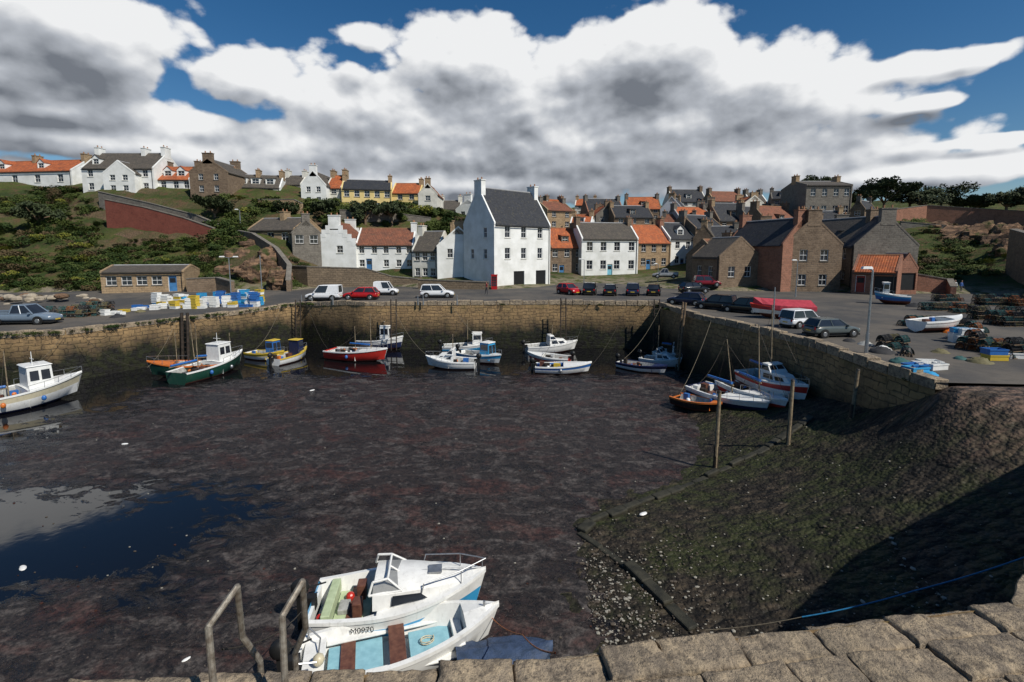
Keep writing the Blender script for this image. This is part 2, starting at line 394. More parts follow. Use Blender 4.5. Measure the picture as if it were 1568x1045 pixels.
for row in range(5):
    dep=R.uniform(.45,.75); s=R.uniform(-.4,0)
    while s<acc[-1]:
        l=R.uniform(.4,1.3); stone(max(0,s+.004),s+l-.004,off+.004+R.uniform(-.02,.02),off+dep-.004,R.uniform(-.02,.07)); s+=l
    off+=dep
mb.obj('pier_coping_stones',[m_cop],None,True,sharp=50)
# parapet added out of view to the right, heights shaped to shadow the slipway
mb=MB(); hs=[.1,1.3,2,2,2]
for i,(a,b) in enumerate(zip(NEAR[8:-1],NEAR[9:])):
    d=(b-a).normalized(); n=Vector((d.y,-d.x,0)); pts=[(a,hs[i]),(b,hs[i+1]),(b+n*.7,hs[i+1]),(a+n*.7,hs[i])][::-1]
    mb.hexa([Vector((v.x,v.y,-.3)) for v,h in pts],[Vector((v.x,v.y,h)) for v,h in pts])
mb.obj('pier_shadow_parapet',[m_quayd])
# ---------------- harbour water
t=NT('harbour_mud_water'); p=t.pos(); xy=t.sep(p)
pw=t.scalev(p,(1,1.6,1))
n1=t.noise(pw,.16,5,.62,.6); n2=t.noise(pw,.9,5,.74,.8); n3=t.noise(p,6,5,.78); n5=t.noise(pw,.45,4,.6,.5); n6=t.noise(p,2.4,5,.75,.5)
cl=t.ramp(xy[1],34,41,0,.55); left=t.math('MULTIPLY',t.ramp(xy[0],-6,-13,0,.42),t.math('MULTIPLY',t.ramp(xy[1],17,21,1,0),t.ramp(xy[1],11,13.5,0,1)))
l2=t.ramp(xy[0],-20,-28,0,.4)
m=t.math('ADD',t.math('MULTIPLY',n1,.8),t.math('MULTIPLY',n2,.8)); m=t.math('SUBTRACT',t.math('SUBTRACT',t.math('SUBTRACT',m,cl),left),l2)
weed=t.ramp(m,.52,.74)
wc=t.mix(t.ramp(n3,.38,.64),(.005,.0045,.0045),(.042,.030,.025)); wc=t.mix(t.ramp(n2,.49,.60,0,.85),wc,t.mix(t.ramp(n3,.4,.6),(.024,.020,.019),(.105,.092,.085))); wc=t.mix(t.ramp(n5,.52,.62,0,.6),wc,t.mix(t.ramp(n3,.4,.6),(.012,.006,.005),(.075,.025,.018)))
wc=t.mix(t.ramp(n6,.50,.66,0,.8),wc,(.007,.0065,.0065))
spk=t.noise(p,11,3,.8); wc=t.mix(t.ramp(spk,.63,.72,0,.8),wc,(.18,.14,.11))
col=t.mix(weed,(.005,.005,.006),wc)
rg=t.math('ADD',t.math('MULTIPLY',weed,t.ramp(n2,.42,.58,.28,.70)),.04)
h=t.math('ADD',t.math('MULTIPLY',t.math('MULTIPLY',t.math('ADD',n3,t.math('MULTIPLY',n6,1.3)),weed),1.0),t.math('MULTIPLY',t.noise(p,2.2,2),.03)); t.bump(h,.7,.06)
m_wat=t.out(col,rg,0,.4)
mb=MB(); mb.quad((-3000,-3000,WL),(3000,-3000,WL),(3000,120,WL),(-3000,120,WL)); mb.obj('harbour_water',[m_wat])
# ---------------- foreshore ramp
rc=[]
def G(u,v,z): q=gz(u,v,z); rc.append((q.x,q.y,z))
for a in [(1445,592,-.02),(1568,600,0),(1303,640,-2.5),(1207,680,-3.6),(1095,718,-4.45),(920,800,-4.5),(860,870,-4.65),(1050,960,-4.5),(1568,700,-1.1),(1400,790,-2.7),(1230,960,-4.1),(1235,630,-2.9),(1180,636,-3.75),(1085,632,-4.35),(1140,590,-3.4),(1060,575,-4.5),(1000,690,-4.9),(780,800,-5),(760,900,-4.75),(850,990,-4.65),(700,960,-4.9),(1330,700,-2.75),(1500,640,-.55),(1568,645,-.4),(1400,640,-1.35)]: G(*a)
rc+=[(8.8,8,-3.4),(13,10.2,-1.9),(18,12.5,-.6),(24,15,0),(24,18,0),(16,32,-4.2),(12,36,-5),(0,25,-5.2),(-3,8,-5.2),(20,16,-.05),(18,17.3,-.02),(20,17.4,0),(22,17.4,0),(10,30,-4.8)]
RT=TPS(rc,.6)
def ramph(x,y): return float(min(0.0,RT(x,y)[0]))
gx=np.arange(-3.6,24,.2); gy=np.arange(4.6,37,.2); X,Y=np.meshgrid(gx,gy); Zr=np.minimum(RT(X.ravel(),Y.ravel()),-.01).reshape(X.shape)
ep=[(p.x,p.y) for p in EDGE]+[(30,-60),(-78,-60)]
mb=MB(); nx=len(gx)
for j in range(len(gy)):
    for i in range(nx):
        x,y=gx[i],gy[j]; z=float(Zr[j,i])
        if z<-.15: z+=.06*mnoise.noise((x*1.1,y*1.1,0))+.05*mnoise.noise((x*3.3,y*3.3,2))
        if y>17.7 and x>11 and not inside(x-.35,y,ep): z=-6
        mb.v.append((x,y,z))
for j in range(len(gy)-1):
    for i in range(nx-1): mb.f.append([j*nx+i,j*nx+i+1,(j+1)*nx+i+1,(j+1)*nx+i]); mb.m.append(0)
t=NT('slipway_cobbles'); p=t.pos(); z=t.sep(p)[2]
mp=t.n.new('ShaderNodeMapping'); mp.inputs['Rotation'].default_value=(0,0,.55); mp.inputs['Scale'].default_value=(1.9,3.6,.6); t.ln(p,mp.inputs[0])
v=t.n.new('ShaderNodeTexVoronoi'); v.inputs['Scale'].default_value=1.0; t.ln(mp.outputs[0],v.inputs['Vector'])
v2=t.n.new('ShaderNodeTexVoronoi'); v2.inputs['Scale'].default_value=8; t.ln(p,v2.inputs['Vector'])
n1=t.noise(p,.35,5,.6); n2=t.noise(p,2.5,5,.7); n3=t.noise(p,14,4,.7)
c=t.mix(t.sep(v.outputs['Color'])[0],(.020,.016,.011),(.064,.048,.031)); c=t.mix(t.ramp(v.outputs['Distance'],.35,.75,0,.9),c,(.008,.007,.005))
c=t.mix(t.ramp(n1,.43,.56,0,.8),c,(.026,.033,.007)); c=t.mix(t.ramp(n2,.47,.60,0,.85),c,(.010,.008,.007))
c=t.mix(t.ramp(n3,.58,.70,0,.7),c,(.12,.10,.075))
dry=t.ramp(t.math('ADD',z,t.math('MULTIPLY',n2,1.6)),-1.1,.6,0,.8); c=t.mix(dry,c,t.mix(t.ramp(v.outputs['Distance'],.3,.7),t.mix(t.sep(v.outputs['Color'])[1],(.20,.125,.09),(.10,.075,.055)),(.045,.032,.024)))
h=t.math('ADD',t.math('MULTIPLY',v.outputs['Distance'],-1.3),t.math('ADD',t.math('MULTIPLY',n2,.9),t.math('MULTIPLY',v2.outputs['Distance'],-.5)))
t.bump(h,1.0,.12); m_ramp=t.out(c,t.ramp(n2,.3,.7,.55,.95),0,.25)
mb.obj('cobbled_slipway',[m_ramp],None,True,sharp=180)
mb=MB(); kp=[gz(1240,660,-3.6),gz(1100,722,-4.4),gz(905,800,-4.5),gz(888,812,-4.5),gz(960,865,-4.5),gz(1062,965,-4.5)]
L=resample(kp,.75)
for a,b in zip(L[:-1],L[1:]):
    d=(b-a).normalized(); d.z=0; n=Vector((-d.y,d.x,0)); j=R.uniform(-.1,.1)
    za=ramph(a.x,a.y); zb_=ramph(b.x,b.y)
    B=[a+n*(.16+j),a-n*.16,b-n*.16,b+n*(.16+j)]; B=[Vector((v.x,v.y,zq-.4)) for v,zq in zip(B,(za,za,zb_,zb_))]; hh=R.uniform(.42,.56); mb.hexa(B,[v+Vector((0,0,hh)) for v in B])
m_wetst=M('wet_dark_stone',(.040,.037,.024),(.014,.014,.009),3,.7,0,.6)
mb.obj('slipway_kerb',[m_wetst],None,bevel=.05)
mb=MB()
def peb(x,y,z,r,m): mb.ball((x,y,z),r,m,3,5,(R.uniform(.7,1.5),R.uniform(.7,1.3),.45))
for k in range(2600):
    u=R.gauss(935,80); vv=R.gauss(905,55)
    if R.random()<.3: u=R.uniform(760,1560); vv=R.uniform(640,980)
    q=gz(u,vv,-4.3)
    z=ramph(q.x,q.y)
    if z>-4.3:
        q=gz(u,vv,z); z=ramph(q.x,q.y)
    if q.y<6.8 or q.x>15.5 or z<WL: continue
    peb(q.x,q.y,z+.02,abs(R.gauss(0,.020))+.010,0 if R.random()<.35 else 1)
for k in range(500):
    x=R.uniform(-22,9); y=R.uniform(11,36)
    if ramph(x,y)>WL: continue
    peb(x,y,WL+.01,R.uniform(.012,.04),R.choice([0,1,1,2,2]))
mb.obj('shell_and_pebble_litter',[M('shell_white',(.32,.30,.25),None,5,.7),M('pebble_brown',(.10,.08,.06),None,5,.7),M('weed_brown',(.06,.02,.012),None,5,.7)])
def lump(name,q,m,s):
    mb=MB(); mb.ball((0,0,0),s,0,6,9,(1.6,.8,.35)); mb.ball((s*.9,.1*s,.05*s),s*.6,0,5,8,(1.2,.9,.4)); mb.obj(name,[m],None,True,loc=q,rot=R.uniform(0,3))
lump('plastic_litter',gz(985,787,-4.35),P_w,.11); lump('plastic_litter',gz(35,870,WL),P_w,.11); lump('plastic_litter',gz(1488,616,-.4),P_lb,.12); lump('plastic_litter',gz(191,680,WL),P_w,.1); lump('plastic_litter',gz(285,1010,WL),P_w,.06);lump('plastic_litter',gz(478,598,WL),P_w,.12)
mp_=M('bleached_post',(.30,.24,.15),(.16,.12,.08),6,.85,0,.4)
for (u,v,z,ut,vt) in [(1095,718,-4.5,1102,600),(1207,680,-3.6,1214,583),(1303,641,-2.5,1314,567)]:
    b=gz(u,v,z); tp=at(ut,vt,b.y-.1); mb=MB(); mb.tube(b-Vector((0,0,.6)),tp,.09,.075,10,0); mb.tube(tp,tp+Vector((0,0,.05)),.09,.06,10,1); mb.tube(b+(tp-b)*.02,b+(tp-b)*.3,.102,.094,10,1)
    mb.obj('mooring_post',[mp_,m_dwood],None,True)
# ---------------- houses
FOOT=[]
def panel(mb,o,ex,n,W,H,ops,mw,low=-3.0):
    o=Vector(o); ex=Vector(ex); n=Vector(n); Z=Vector((0,0,1)); pt=lambda s,t,d=0:o+ex*s+Z*t-n*d
    cx=sorted(set([0,W]+[a for q in ops for a in(q[0],q[0]+q[2])])); cz=sorted(set([low,H]+[a for q in ops for a in(q[1],q[1]+q[3])]))
    for a,b in zip(cx[:-1],cx[1:]):
        for c,d in zip(cz[:-1],cz[1:]):
            ms,mt=(a+b)/2,(c+d)/2
            if any(q[0]<ms<q[0]+q[2] and q[1]<mt<q[1]+q[3] for q in ops): continue
            mb['w'].quad(pt(a,c),pt(b,c),pt(b,d),pt(a,d),mw)
    for s,t0,w,h,k in ops:
        e=.16; s1,t1=s+w,t0+h
        for A,B in (((s,t0),(s1,t0)),((s1,t0),(s1,t1)),((s1,t1),(s,t1)),((s,t1),(s,t0))):
            mb['w'].quad(pt(*A),pt(*A,e),pt(*B,e),pt(*B),mw)
        def bar(a,b,c,d,dep,m,th=.05):
            vs=[pt(a,c,dep),pt(b,c,dep),pt(b,d,dep),pt(a,d,dep)]; vf=[x+n*th for x in vs]
            mb['o'].hexa([vs[0],vs[3],vs[2],vs[1]],[vf[0],vf[3],vf[2],vf[1]],m)
        if k=='w':
            mb['o'].quad(pt(s,t0,e-.01),pt(s1,t0,e-.01),pt(s1,t1,e-.01),pt(s,t1,e-.01),0)
            f=.065
            bar(s,s+f,t0,t1,.14,1); bar(s1-f,s1,t0,t1,.14,1); bar(s+f,s1-f,t0,t0+f,.14,1); bar(s+f,s1-f,t1-f,t1,.14,1)
            bar(s+f,s1-f,t0+h*.5-.03,t0+h*.5+.03,.13,1); bar(s+w/2-.018,s+w/2+.018,t0+f,t1-f,.125,1,.03)
            bar(s-.08,s1+.08,t0-.1,t0-.002,.0,2,.07)
        else:
            c={'d':3,'b':3,'g':4,'r':5}.get(k,3)
            mb['o'].quad(pt(s,t0,e-.02),pt(s1,t0,e-.02),pt(s1,t1,e-.02),pt(s,t1,e-.02),c)
            if k!='g':
                bar(s,s+.06,t0,t1,.13,1); bar(s1-.06,s1,t0,t1,.13,1); bar(s+.06,s1-.06,t1-.06,t1,.13,1)
                bar(s+.16,s1-.16,t0+h*.55,t0+h*.85,.135,0,.012)
def ops(W,H,c=(),rows=1,d=(),ww=.95,wh=1.35,skip=()):
    out=[]; st=H/rows
    wh=min(wh,st*.52); ww=min(ww,W/(len(c)+.6)*.75) if c else ww
    for (f,k) in d:
        w={'g':2.0}.get(k,.95); h=min(1.95,H*.9) if k!='g' else min(2.2,H*.8)
        out.append((W*f-w/2,.02,w,h,k))
    for r in range(rows):
        for i,f in enumerate(c):
            if (r,i) in skip: continue
            s=W*f-ww/2; z=r*st+st*.36
            if r==0 and any(abs(W*f-(q[0]+q[2]/2))<(ww+q[2])/2+.1 for q in out if q[4]!='w'): continue
            out.append((s,z,ww,wh,'w'))
    return out
def house(name,L,Rt,dep,vb,ve,vr,wall,roof,front=None,left=None,right=None,ridge='x',chim=(0,1),dorm=(),door=None,skewm=None,crow=False,pots=2,chm=None,ch=.95):
    p0=at(L[0],vb,L[1]); p1=at(Rt[0],vb,Rt[1]); zb=p0.z; d=Vector((p1.x-p0.x,p1.y-p0.y)); W=d.length; ang=math.atan2(d.y,d.x)
    H=at(L[0],ve,L[1]).z-zb; yr=L[1]+(dep/2*math.cos(ang) if ridge=='x' else 0); RH=at(L[0],vr,yr).z-zb
    RH=max(RH,H+.6); e=root(name,(p0.x,p0.y,zb),ang)
    cx=p0.x+math.cos(ang)*W/2-math.sin(ang)*dep/2; cy=p0.y+math.sin(ang)*W/2+math.cos(ang)*dep/2; FOOT.append((cx,cy,math.hypot(W,dep)/2+.5))
    mb={'w':MB(),'o':MB()}
    o=lambda q,a,b:[] if q is None else ops(a,b,**q)
    panel(mb,(0,0,0),(1,0,0),(0,-1,0),W,H,o(front,W,H),0)
    panel(mb,(W,0,0),(0,1,0),(1,0,0),dep,H,o(right,dep,H),0)
    panel(mb,(0,dep,0),(0,-1,0),(-1,0,0),dep,H,o(left,dep,H),0)
    panel(mb,(W,dep,0),(-1,0,0),(0,1,0),W,H,[],0)
    A,B=(W,dep) if ridge=='x' else (dep,W)
    tr=(lambda a,b,z:(a,b,z)) if ridge=='x' else (lambda a,b,z:(b,a,z))
    w=mb['w']
    for a in (0,A):
        w.add([tr(a,0,H),tr(a,B,H),tr(a,B/2,RH)],[(0,1,2)] ,0)
    sl=(RH-H)/(B/2)
    def prism(m,a0,a1,ov,up,th,mi=0):
        for sgn in (0,1):
            b0=-ov if sgn==0 else B+ov; z0=H-ov*sl+up
            lo=[tr(a0,b0,z0),tr(a1,b0,z0),tr(a1,B/2,RH+up),tr(a0,B/2,RH+up)]; hi=[(x,y,z+th) for x,y,z in lo]
            if (sgn==0)==(ridge=='x'): m.hexa(lo,hi,mi)
            else: m.hexa(lo[::-1],hi[::-1],mi)
    rf=MB(); sk=.22
    prism(rf,sk,A-sk,.18,.0,.12,0)
    rf.tube(tr(sk,B/2,RH+.1),tr(A-sk,B/2,RH+.1),.1,.1,6,1)
    if crow:
        n=max(3,int((B/2)/.55))
        for a0 in(-.02,A-sk+.02):
            for i in range(n):
                b0=B/2*i/n; b1=B/2*(i+1)/n; zt=H+sl*b1+.22
                for (u0,u1) in((b0,b1),(B-b1,B-b0)):
                    q0=tr(a0,u0,0); q1=tr(a0+sk,u1,0)
                    w.box(min(q0[0],q1[0]),max(q0[0],q1[0]),min(q0[1],q1[1]),max(q0[1],q1[1]),H+sl*b0-.3,zt,0)
    else:
        prism(w,-.025,sk,.05,-.05,.26,1); prism(w,A-sk,A+.025,.05,-.05,.26,1)
    for f in chim:
        a=.34+(A-.68)*f; cw=.34; cl=min(.8,B*.13)
        q0=tr(a-cw,B/2-cl,0); q1=tr(a+cw,B/2+cl,0); x0,x1=sorted((q0[0],q1[0])); y0,y1=sorted((q0[1],q1[1]))
        x0-=.03;x1+=.03; chh=ch*R.uniform(.85,1.1)
        w.box(x0,x1,y0,y1,RH-cl*sl-.3,RH+chh,2); w.box(x0-.07,x1+.07,y0-.07,y1+.07,RH+chh,RH+chh+.12,2)
        for k in range(pots):
            bb=B/2-cl*.55+k*(cl*1.1)/max(1,pots-1) if pots>1 else B/2
            c=tr(a,bb,RH+chh+.12); w.tube(c,(c[0],c[1],c[2]+.36),.11,.09,8,3)
    for (f,dw,k) in dorm:
        if ridge!='x': break
        x=W*f; y0=dep*.12; zr=H+sl*y0; dh=min(1.15,(RH-zr)*.62); yb=min(dep/2,y0+(dh+.1)/sl)
        panel(mb,(x-dw/2,y0,zr),(1,0,0),(0,-1,0),dw,dh,[(.15,.12,dw-.3,dh-.25,'w')],1,-.15)
        w.quad((x-dw/2,yb,zr+dh),(x-dw/2,y0,zr+dh),(x-dw/2,y0,zr-.1),(x-dw/2,yb,zr-.1),1)
        w.quad((x+dw/2,y0,zr-.1),(x+dw/2,y0,zr+dh),(x+dw/2,yb,zr+dh),(x+dw/2,yb,zr-.1),1)
        if k=='g':
            ph=dw*.45; ye=min(dep/2,yb+ph/sl)
            w.add([(x-dw/2,y0,zr+dh),(x+dw/2,y0,zr+dh),(x,y0,zr+dh+ph)],[(0,1,2)],1)
            for sg in(-1,1):
                lo=[(x+sg*(dw/2+.1),y0-.1,zr+dh-.08),(x,y0-.1,zr+dh+ph+.02),(x,ye,zr+dh+ph+.02),(x+sg*(dw/2+.1),yb,zr+dh-.08)]
                hi=[(a,b,c+.08) for a,b,c in lo]
                if sg>0: lo,hi=lo[::-1],hi[::-1]
                rf.hexa(lo,hi,0)
        else:
            ye=min(dep/2,yb+.5)
            rf.hexa([(x-dw/2-.08,y0-.12,zr+dh),(x+dw/2+.08,y0-.12,zr+dh),(x+dw/2+.08,ye,zr+dh+.25),(x-dw/2-.08,ye,zr+dh+.25)],
                    [(x-dw/2-.08,y0-.12,zr+dh+.09),(x+dw/2+.08,y0-.12,zr+dh+.09),(x+dw/2+.08,ye,zr+dh+.34),(x-dw/2-.08,ye,zr+dh+.34)],0)
    if ridge=='x': mb['o'].tube((.1,-.22,H-.1-.18*sl),(W-.1,-.22,H-.1-.18*sl),.06,.06,6,6); mb['o'].tube((W-.3,-.07,-.5),(W-.3,-.07,H-.2),.045,.045,6,6)
    w.obj('walls',[wall,skewm or wall,chm or wall,m_terra],e); rf.obj('roof',[roof,m_terra if roof in(m_pant,m_pantb) else m_grey],e)
    mb['o'].obj('windows_and_doors',[m_glass,m_frame,m_stoneg if wall is not m_white else m_white2,door or m_blued,m_black,m_redd,m_black],e)
    return e
# -- upper terrace row
house('white_cottage',(-60,96),(112,93),7,291,265,250,m_white,m_pant,dict(c=(.1,.3,.5,.7,.9),rows=1,wh=1.4,ww=1.2),None,None,'x',(0,.55,1),((.35,1.5,'g'),(.7,1.5,'g')),chm=m_stoney)
house('white_gabled_house',(128,88),(238,88),8,298,258,236,m_white,m_slateb,dict(c=(.12,.88),rows=2),None,None,'x',(0,.7,1),((.15,1.3,'g'),))
house('white_gable_wing',(160,86.5),(208,86.5),5,298,266,247,m_white,m_slateb,dict(c=(.3,.7),rows=2),None,None,'y',(),)
house('white_cottage',(238,89),(292,89),7,296,275,257,m_white,m_pant,dict(c=(.25,.6,.9),rows=1),None,None,'x',(0,1),((.3,1.5,'g'),(.68,1.5,'g')),chm=m_stone)
house('stone_gable_house',(292,86),(350,86),9,300,264,243,m_stone,m_slateb,dict(c=(.3,.7),rows=2,ww=.8),None,None,'y',(0,1))
house('white_dormer_house',(350,90),(430,92),7,300,286,268,m_white,m_slateb,dict(c=(.2,.5,.8),rows=1),None,None,'x',(0,.5,1),((.25,1.5,'f'),(.5,1.5,'f'),(.78,1.5,'f')),chm=m_stoney)
house('small_stone_house',(430,96),(462,96),6,300,283,270,m_white2,m_slateb,dict(c=(.5,),rows=1),None,None,'x',(0,1))
house('white_gable_house',(462,90),(500,90),9,316,284,262,m_white,m_slateb,dict(c=(.3,.7),rows=2,ww=.8),None,None,'y',(0,))
house('white_terraced_house',(500,92),(524,92),7,316,288,270,m_white2,m_pant,dict(c=(.5,),rows=2),None,None,'x',(0,1),chm=m_stoney)
house('yellow_terraced_house',(524,91),(601,93),7,326,289,276,m_yell,m_slate,dict(c=(.1,.3,.5,.7,.9),rows=2),None,None,'x',(0,1),chm=m_stoney)
house('red_roofed_house',(600,94),(644,94),7,326,296,282,m_yell,m_pant,dict(c=(.3,.7),rows=2),None,None,'x',(1,),chm=m_stoney)
house('white_gable_house',(641,91),(670,91),8,327,298,282,m_white2,m_pantb,dict(c=(.5,),rows=2),None,None,'y',(0,),chm=m_stoney)
house('distant_white_house',(672,104),(705,104),7,336,321,308,m_white2,m_slateb,dict(c=(.3,.7),rows=1),None,None,'x',(0,1))
house('distant_grey_house',(698,98),(735,96),7,342,322,307,m_white,m_slate,dict(c=(.3,.7),rows=1),None,None,'y',(0,))
# -- middle level
house('stone_villa',(380,76),(452,74),7,381,353,336,m_stoney,m_slateb,dict(c=(.2,.5,.8),rows=1,ww=1.2,wh=1.7),None,None,'x',(.5,))
house('stone_villa_wing',(448,72),(492,74),6,382,357,337,m_stoneg,m_slateb,dict(c=(.25,.75),rows=1,ww=1.3),None,None,'y',(0,))
house('white_crowstep_house',(482,74),(546,74),8,416,374,341,m_white,m_pantb,dict(c=(.62,),rows=2,skip=((0,0),)),None,None,'y',(0,1),crow=True)
house('white_pantiled_house',(546,74.6),(634,75),6.5,416,375,351,m_white,m_pantb,dict(c=(.1,.32,.52,.74,.92),rows=2,d=((.22,'d'),),ww=.8),None,None,'x',(1,))
house('white_gable_house',(670,70),(735,71),9,431,378,348,m_white,m_slateb,dict(c=(.3,.75),rows=2,ww=.8,skip=((0,0),(1,1))),dict(c=(.15,.4,.65,.9),rows=2,ww=.8),None,'y',(0,1),chm=m_stoney)
house('white_harbour_cottage',(632,72),(671,71),6,431,384,356,m_white2,m_slateb,dict(c=(.2,.5,.8),rows=2,ww=.8),None,None,'x',(0,))
house('white_lean_to_shed',(735,70.5),(750,70.5),4,431,405,396,m_white,m_slateb,None,None,None,'x',())
house('white_customs_house',(757,65),(842,72),7,442,342,288,m_white,m_slate,dict(c=(.22,.5,.8),rows=3,d=((.42,'g'),(.82,'g')),wh=1.5,skip=((0,0),(0,1),(0,2))),dict(c=(.3,.72),rows=3,ww=.75,skip=((0,0),(0,1),(2,0))),None,'x',(0,1),chm=m_white,ch=.9)
house('stone_pantiled_house',(842,82),(893,84),7,424,379,350,m_stone,m_pant,dict(c=(.15,.5,.85),rows=2,d=((.35,'d'),)),None,None,'x',(0,1),((.5,1.4,'f'),))
house('white_harbour_house',(890,82),(976,84),7.5,423,366,342,m_white,m_slateb,dict(c=(.14,.38,.62,.88),rows=2,d=((.5,'d'),),ww=1.05,wh=1.5),None,None,'x',(0,1),door=m_tealt,chm=m_stone)
house('yellow_stone_house',(974,88),(1026,90),7,414,372,345,m_stoney,m_pant,dict(c=(.2,.5,.8),rows=2,d=((.35,'d'),)),None,None,'x',(0,1),chm=m_brick)
house('white_slated_house',(1024,90),(1064,92),7,412,366,342,m_white,m_slate,dict(c=(.3,.7),rows=2,d=((.5,'d'),)),None,None,'x',(0,1),((.5,1.4,'g'),),chm=m_stone)
# -- right cluster
house('low_stone_store',(1058,68),(1100,62),6,437,393,366,m_stone,m_slateb,dict(c=(.3,.7),rows=1),None,dict(c=(.3,.7),rows=1),'x',())
house('stone_cottage',(1098,66),(1140,68),6,432,392,368,m_stone,m_pantb,dict(c=(.25,.75),rows=1,d=((.5,'r'),)),None,None,'x',(1,))
house('dark_stone_house',(1128,74),(1196,60),7,438,377,343,m_stone,m_slate,dict(c=(.15,.38,.62,.86),rows=2,d=((.5,'g'),)),None,dict(c=(.35,.7),rows=2),'x',(0,1),((.3,1.5,'g'),(.72,1.5,'g')),chm=m_stone)
house('red_sandstone_gable_house',(1195,59.5),(1249,61),10,441,375,334,m_brick,m_slate,dict(c=(.68,),rows=2,ww=1.0),None,None,'y',(0,1),chm=m_brick)
house('stone_house',(1240,72),(1304,60),7,432,378,340,m_stoneg,m_slate,dict(c=(.2,.5,.8),rows=2),None,None,'x',(0,1),((.5,1.4,'f'),))
house('stone_gable_house',(1302,62),(1362,63),10,438,370,332,m_brick,m_slateb,dict(c=(.3,.7),rows=2,ww=.8),None,None,'y',(0,1),chm=m_stone)
house('pantiled_stone_hut',(1303,57),(1372,54),5,447,416,392,m_brick,m_pant,dict(c=(.5,),rows=1,d=((.2,'r'),(.75,'g'))),None,None,'x',())
house('stone_net_store',(1372,56),(1403,56),5,445,412,390,m_brick,m_slateb,dict(c=(.5,),rows=1,d=((.5,'g'),)),None,None,'y',())
house('sandstone_shed',(156,57.5),(284,60),6,449,418,408,m_stoney,m_slateb,dict(c=(.12,.3,.48,.66),rows=1,d=((.85,'d'),),ww=1.1,wh=1.1),None,None,'x',())
walls=[m_stone,m_white2,m_stoneg,m_stoney,m_white,m_brick,m_grey]; roofs=[m_slate,m_pant,m_slateb,m_pantb,m_slate,m_pant]
town=[(838,878,98,352,322,309,'x',3,3),(872,905,94,372,345,330,'x',4,5),(900,955,118,345,325,305,'x',5,0),(912,950,108,358,330,314,'y',2,1),(940,1000,104,362,333,316,'x',0,0),(960,1012,124,338,320,303,'x',0,1),
(1010,1044,112,350,322,303,'y',4,0),(1030,1082,126,326,309,291,'x',1,0),(1040,1090,100,362,335,318,'x',6,1),(1064,1108,92,380,350,330,'x',0,0),(1062,1112,108,350,326,309,'y',2,2),(1092,1140,122,330,308,294,'x',3,3),
(1100,1150,100,362,338,312,'x',0,0),(1126,1180,112,350,322,300,'y',1,1),(1148,1192,98,365,340,317,'x',2,0),(1150,1176,126,320,312,296,'x',4,2),(1176,1226,92,372,345,316,'x',0,3),(1196,1240,104,350,318,300,'y',0,0),(1180,1215,120,332,305,294,'x',2,0),
(1236,1300,88,365,346,325,'x',2,0),(1060,1092,84,398,366,345,'y',0,2),(1085,1135,84,395,372,348,'x',1,4),(1010,1062,100,372,352,330,'x',3,3),(846,872,110,335,318,306,'x',6,5),(880,912,126,330,315,306,'x',1,1),(1300,1322,92,350,322,308,'y',0,0)]
for a,b,Yd,vb,ve,vr,rd,wi,ri in town:
    n=max(1,int((b-a)*Yd/740/2.2)); c=tuple((i+.5)/n for i in range(n))
    house(R.choice(['terraced_town_house','town_house']),(a,Yd),(b,Yd+R.uniform(-3,3)),R.uniform(6,8),vb,ve,vr,walls[wi],roofs[ri%6],dict(c=c,rows=2),None,None,rd,(0,1),((.5,1.3,'f'),) if R.random()<.5 and rd=='x' else (),chm=R.choice([m_stone,m_stoney,m_stoneg]),pots=2,ch=.75)
house('square_stone_house',(1232,95),(1302,95),9,335,284,279,m_stoneg,m_slateb,dict(c=(.15,.4,.65,.88),rows=2),None,None,'x',(0,1),chm=m_stoney)
# ---------------- boundary / retaining walls
def wallstrip(name,pts,down,mat,th=.5,cope=True):
    P=[at(*p) for p in pts]; mb=MB()
    for i,(a,b) in enumerate(zip(P[:-1],P[1:])):
        d=Vector((b.x-a.x,b.y-a.y,0)).normalized(); n=Vector((-d.y,d.x,0))*th
        dn=Vector((0,0,-down))
        B=[a+dn,b+dn,b+n+dn,a+n+dn]; T=[a,b,b+n,a+n]; mb.hexa(B,T,0)
        if cope:
            o=-n/th*.06; u=Vector((0,0,.12)); e0=Vector((0,0,.003)); mb.hexa([a+o+e0,b+o+e0,b+n-o+e0,a+n-o+e0],[a+o+u,b+o+u,b+n-o+u,a+n-o+u],1)
    mb.obj(name,[mat,m_stoneg])
wallstrip('red_retaining_wall',[(160,306,77),(220,318,76.5),(280,334,76),(326,350,75.5)],8,m_redw,.5)
wallstrip('stone_path_wall',[(150,294,82),(230,312,80),(300,330,78.5),(352,352,77)],3,m_stoneg,.4)
wallstrip('garden_wall',[(395,306,84),(450,306,84),(462,312,84)],5,m_stoney,.5)
wallstrip('garden_wall',[(520,322,84),(600,326,85),(660,334,86)],4,m_stoneg,.5)
wallstrip('terrace_retaining_wall',[(440,408,68),(470,409,66),(560,412,68),(600,424,69),(640,428,69)],6,m_quayd,.5)
wallstrip('stone_road_wall',[(352,352,76),(385,358,72),(420,380,68),(440,406,64),(438,430,60)],6,m_stone,.5)
wallstrip('low_quay_wall',[(640,429,64),(700,431,63.5),(748,433,63)],3,m_quayd,.4)
wallstrip('field_boundary_wall',[(1365,322,92),(1420,315,94),(1500,320,90),(1600,326,84)],5,m_brick,.6)
wallstrip('cliff_top_wall',[(1380,340,86),(1450,346,84),(1520,350,80),(1600,352,76)],2.5,m_stoneg,.5)
wallstrip('harbour_boundary_wall',[(1546,352,62),(1568,358,58),(1640,370,50)],9,m_stone,.6)
wallstrip('low_stone_wall',[(1403,420,58),(1450,428,57),(1456,440,55)],3,m_brick,.5)
wallstrip('low_stone_wall',[(285,428,59),(330,426,60),(352,432,58)],4,m_stone,.5)
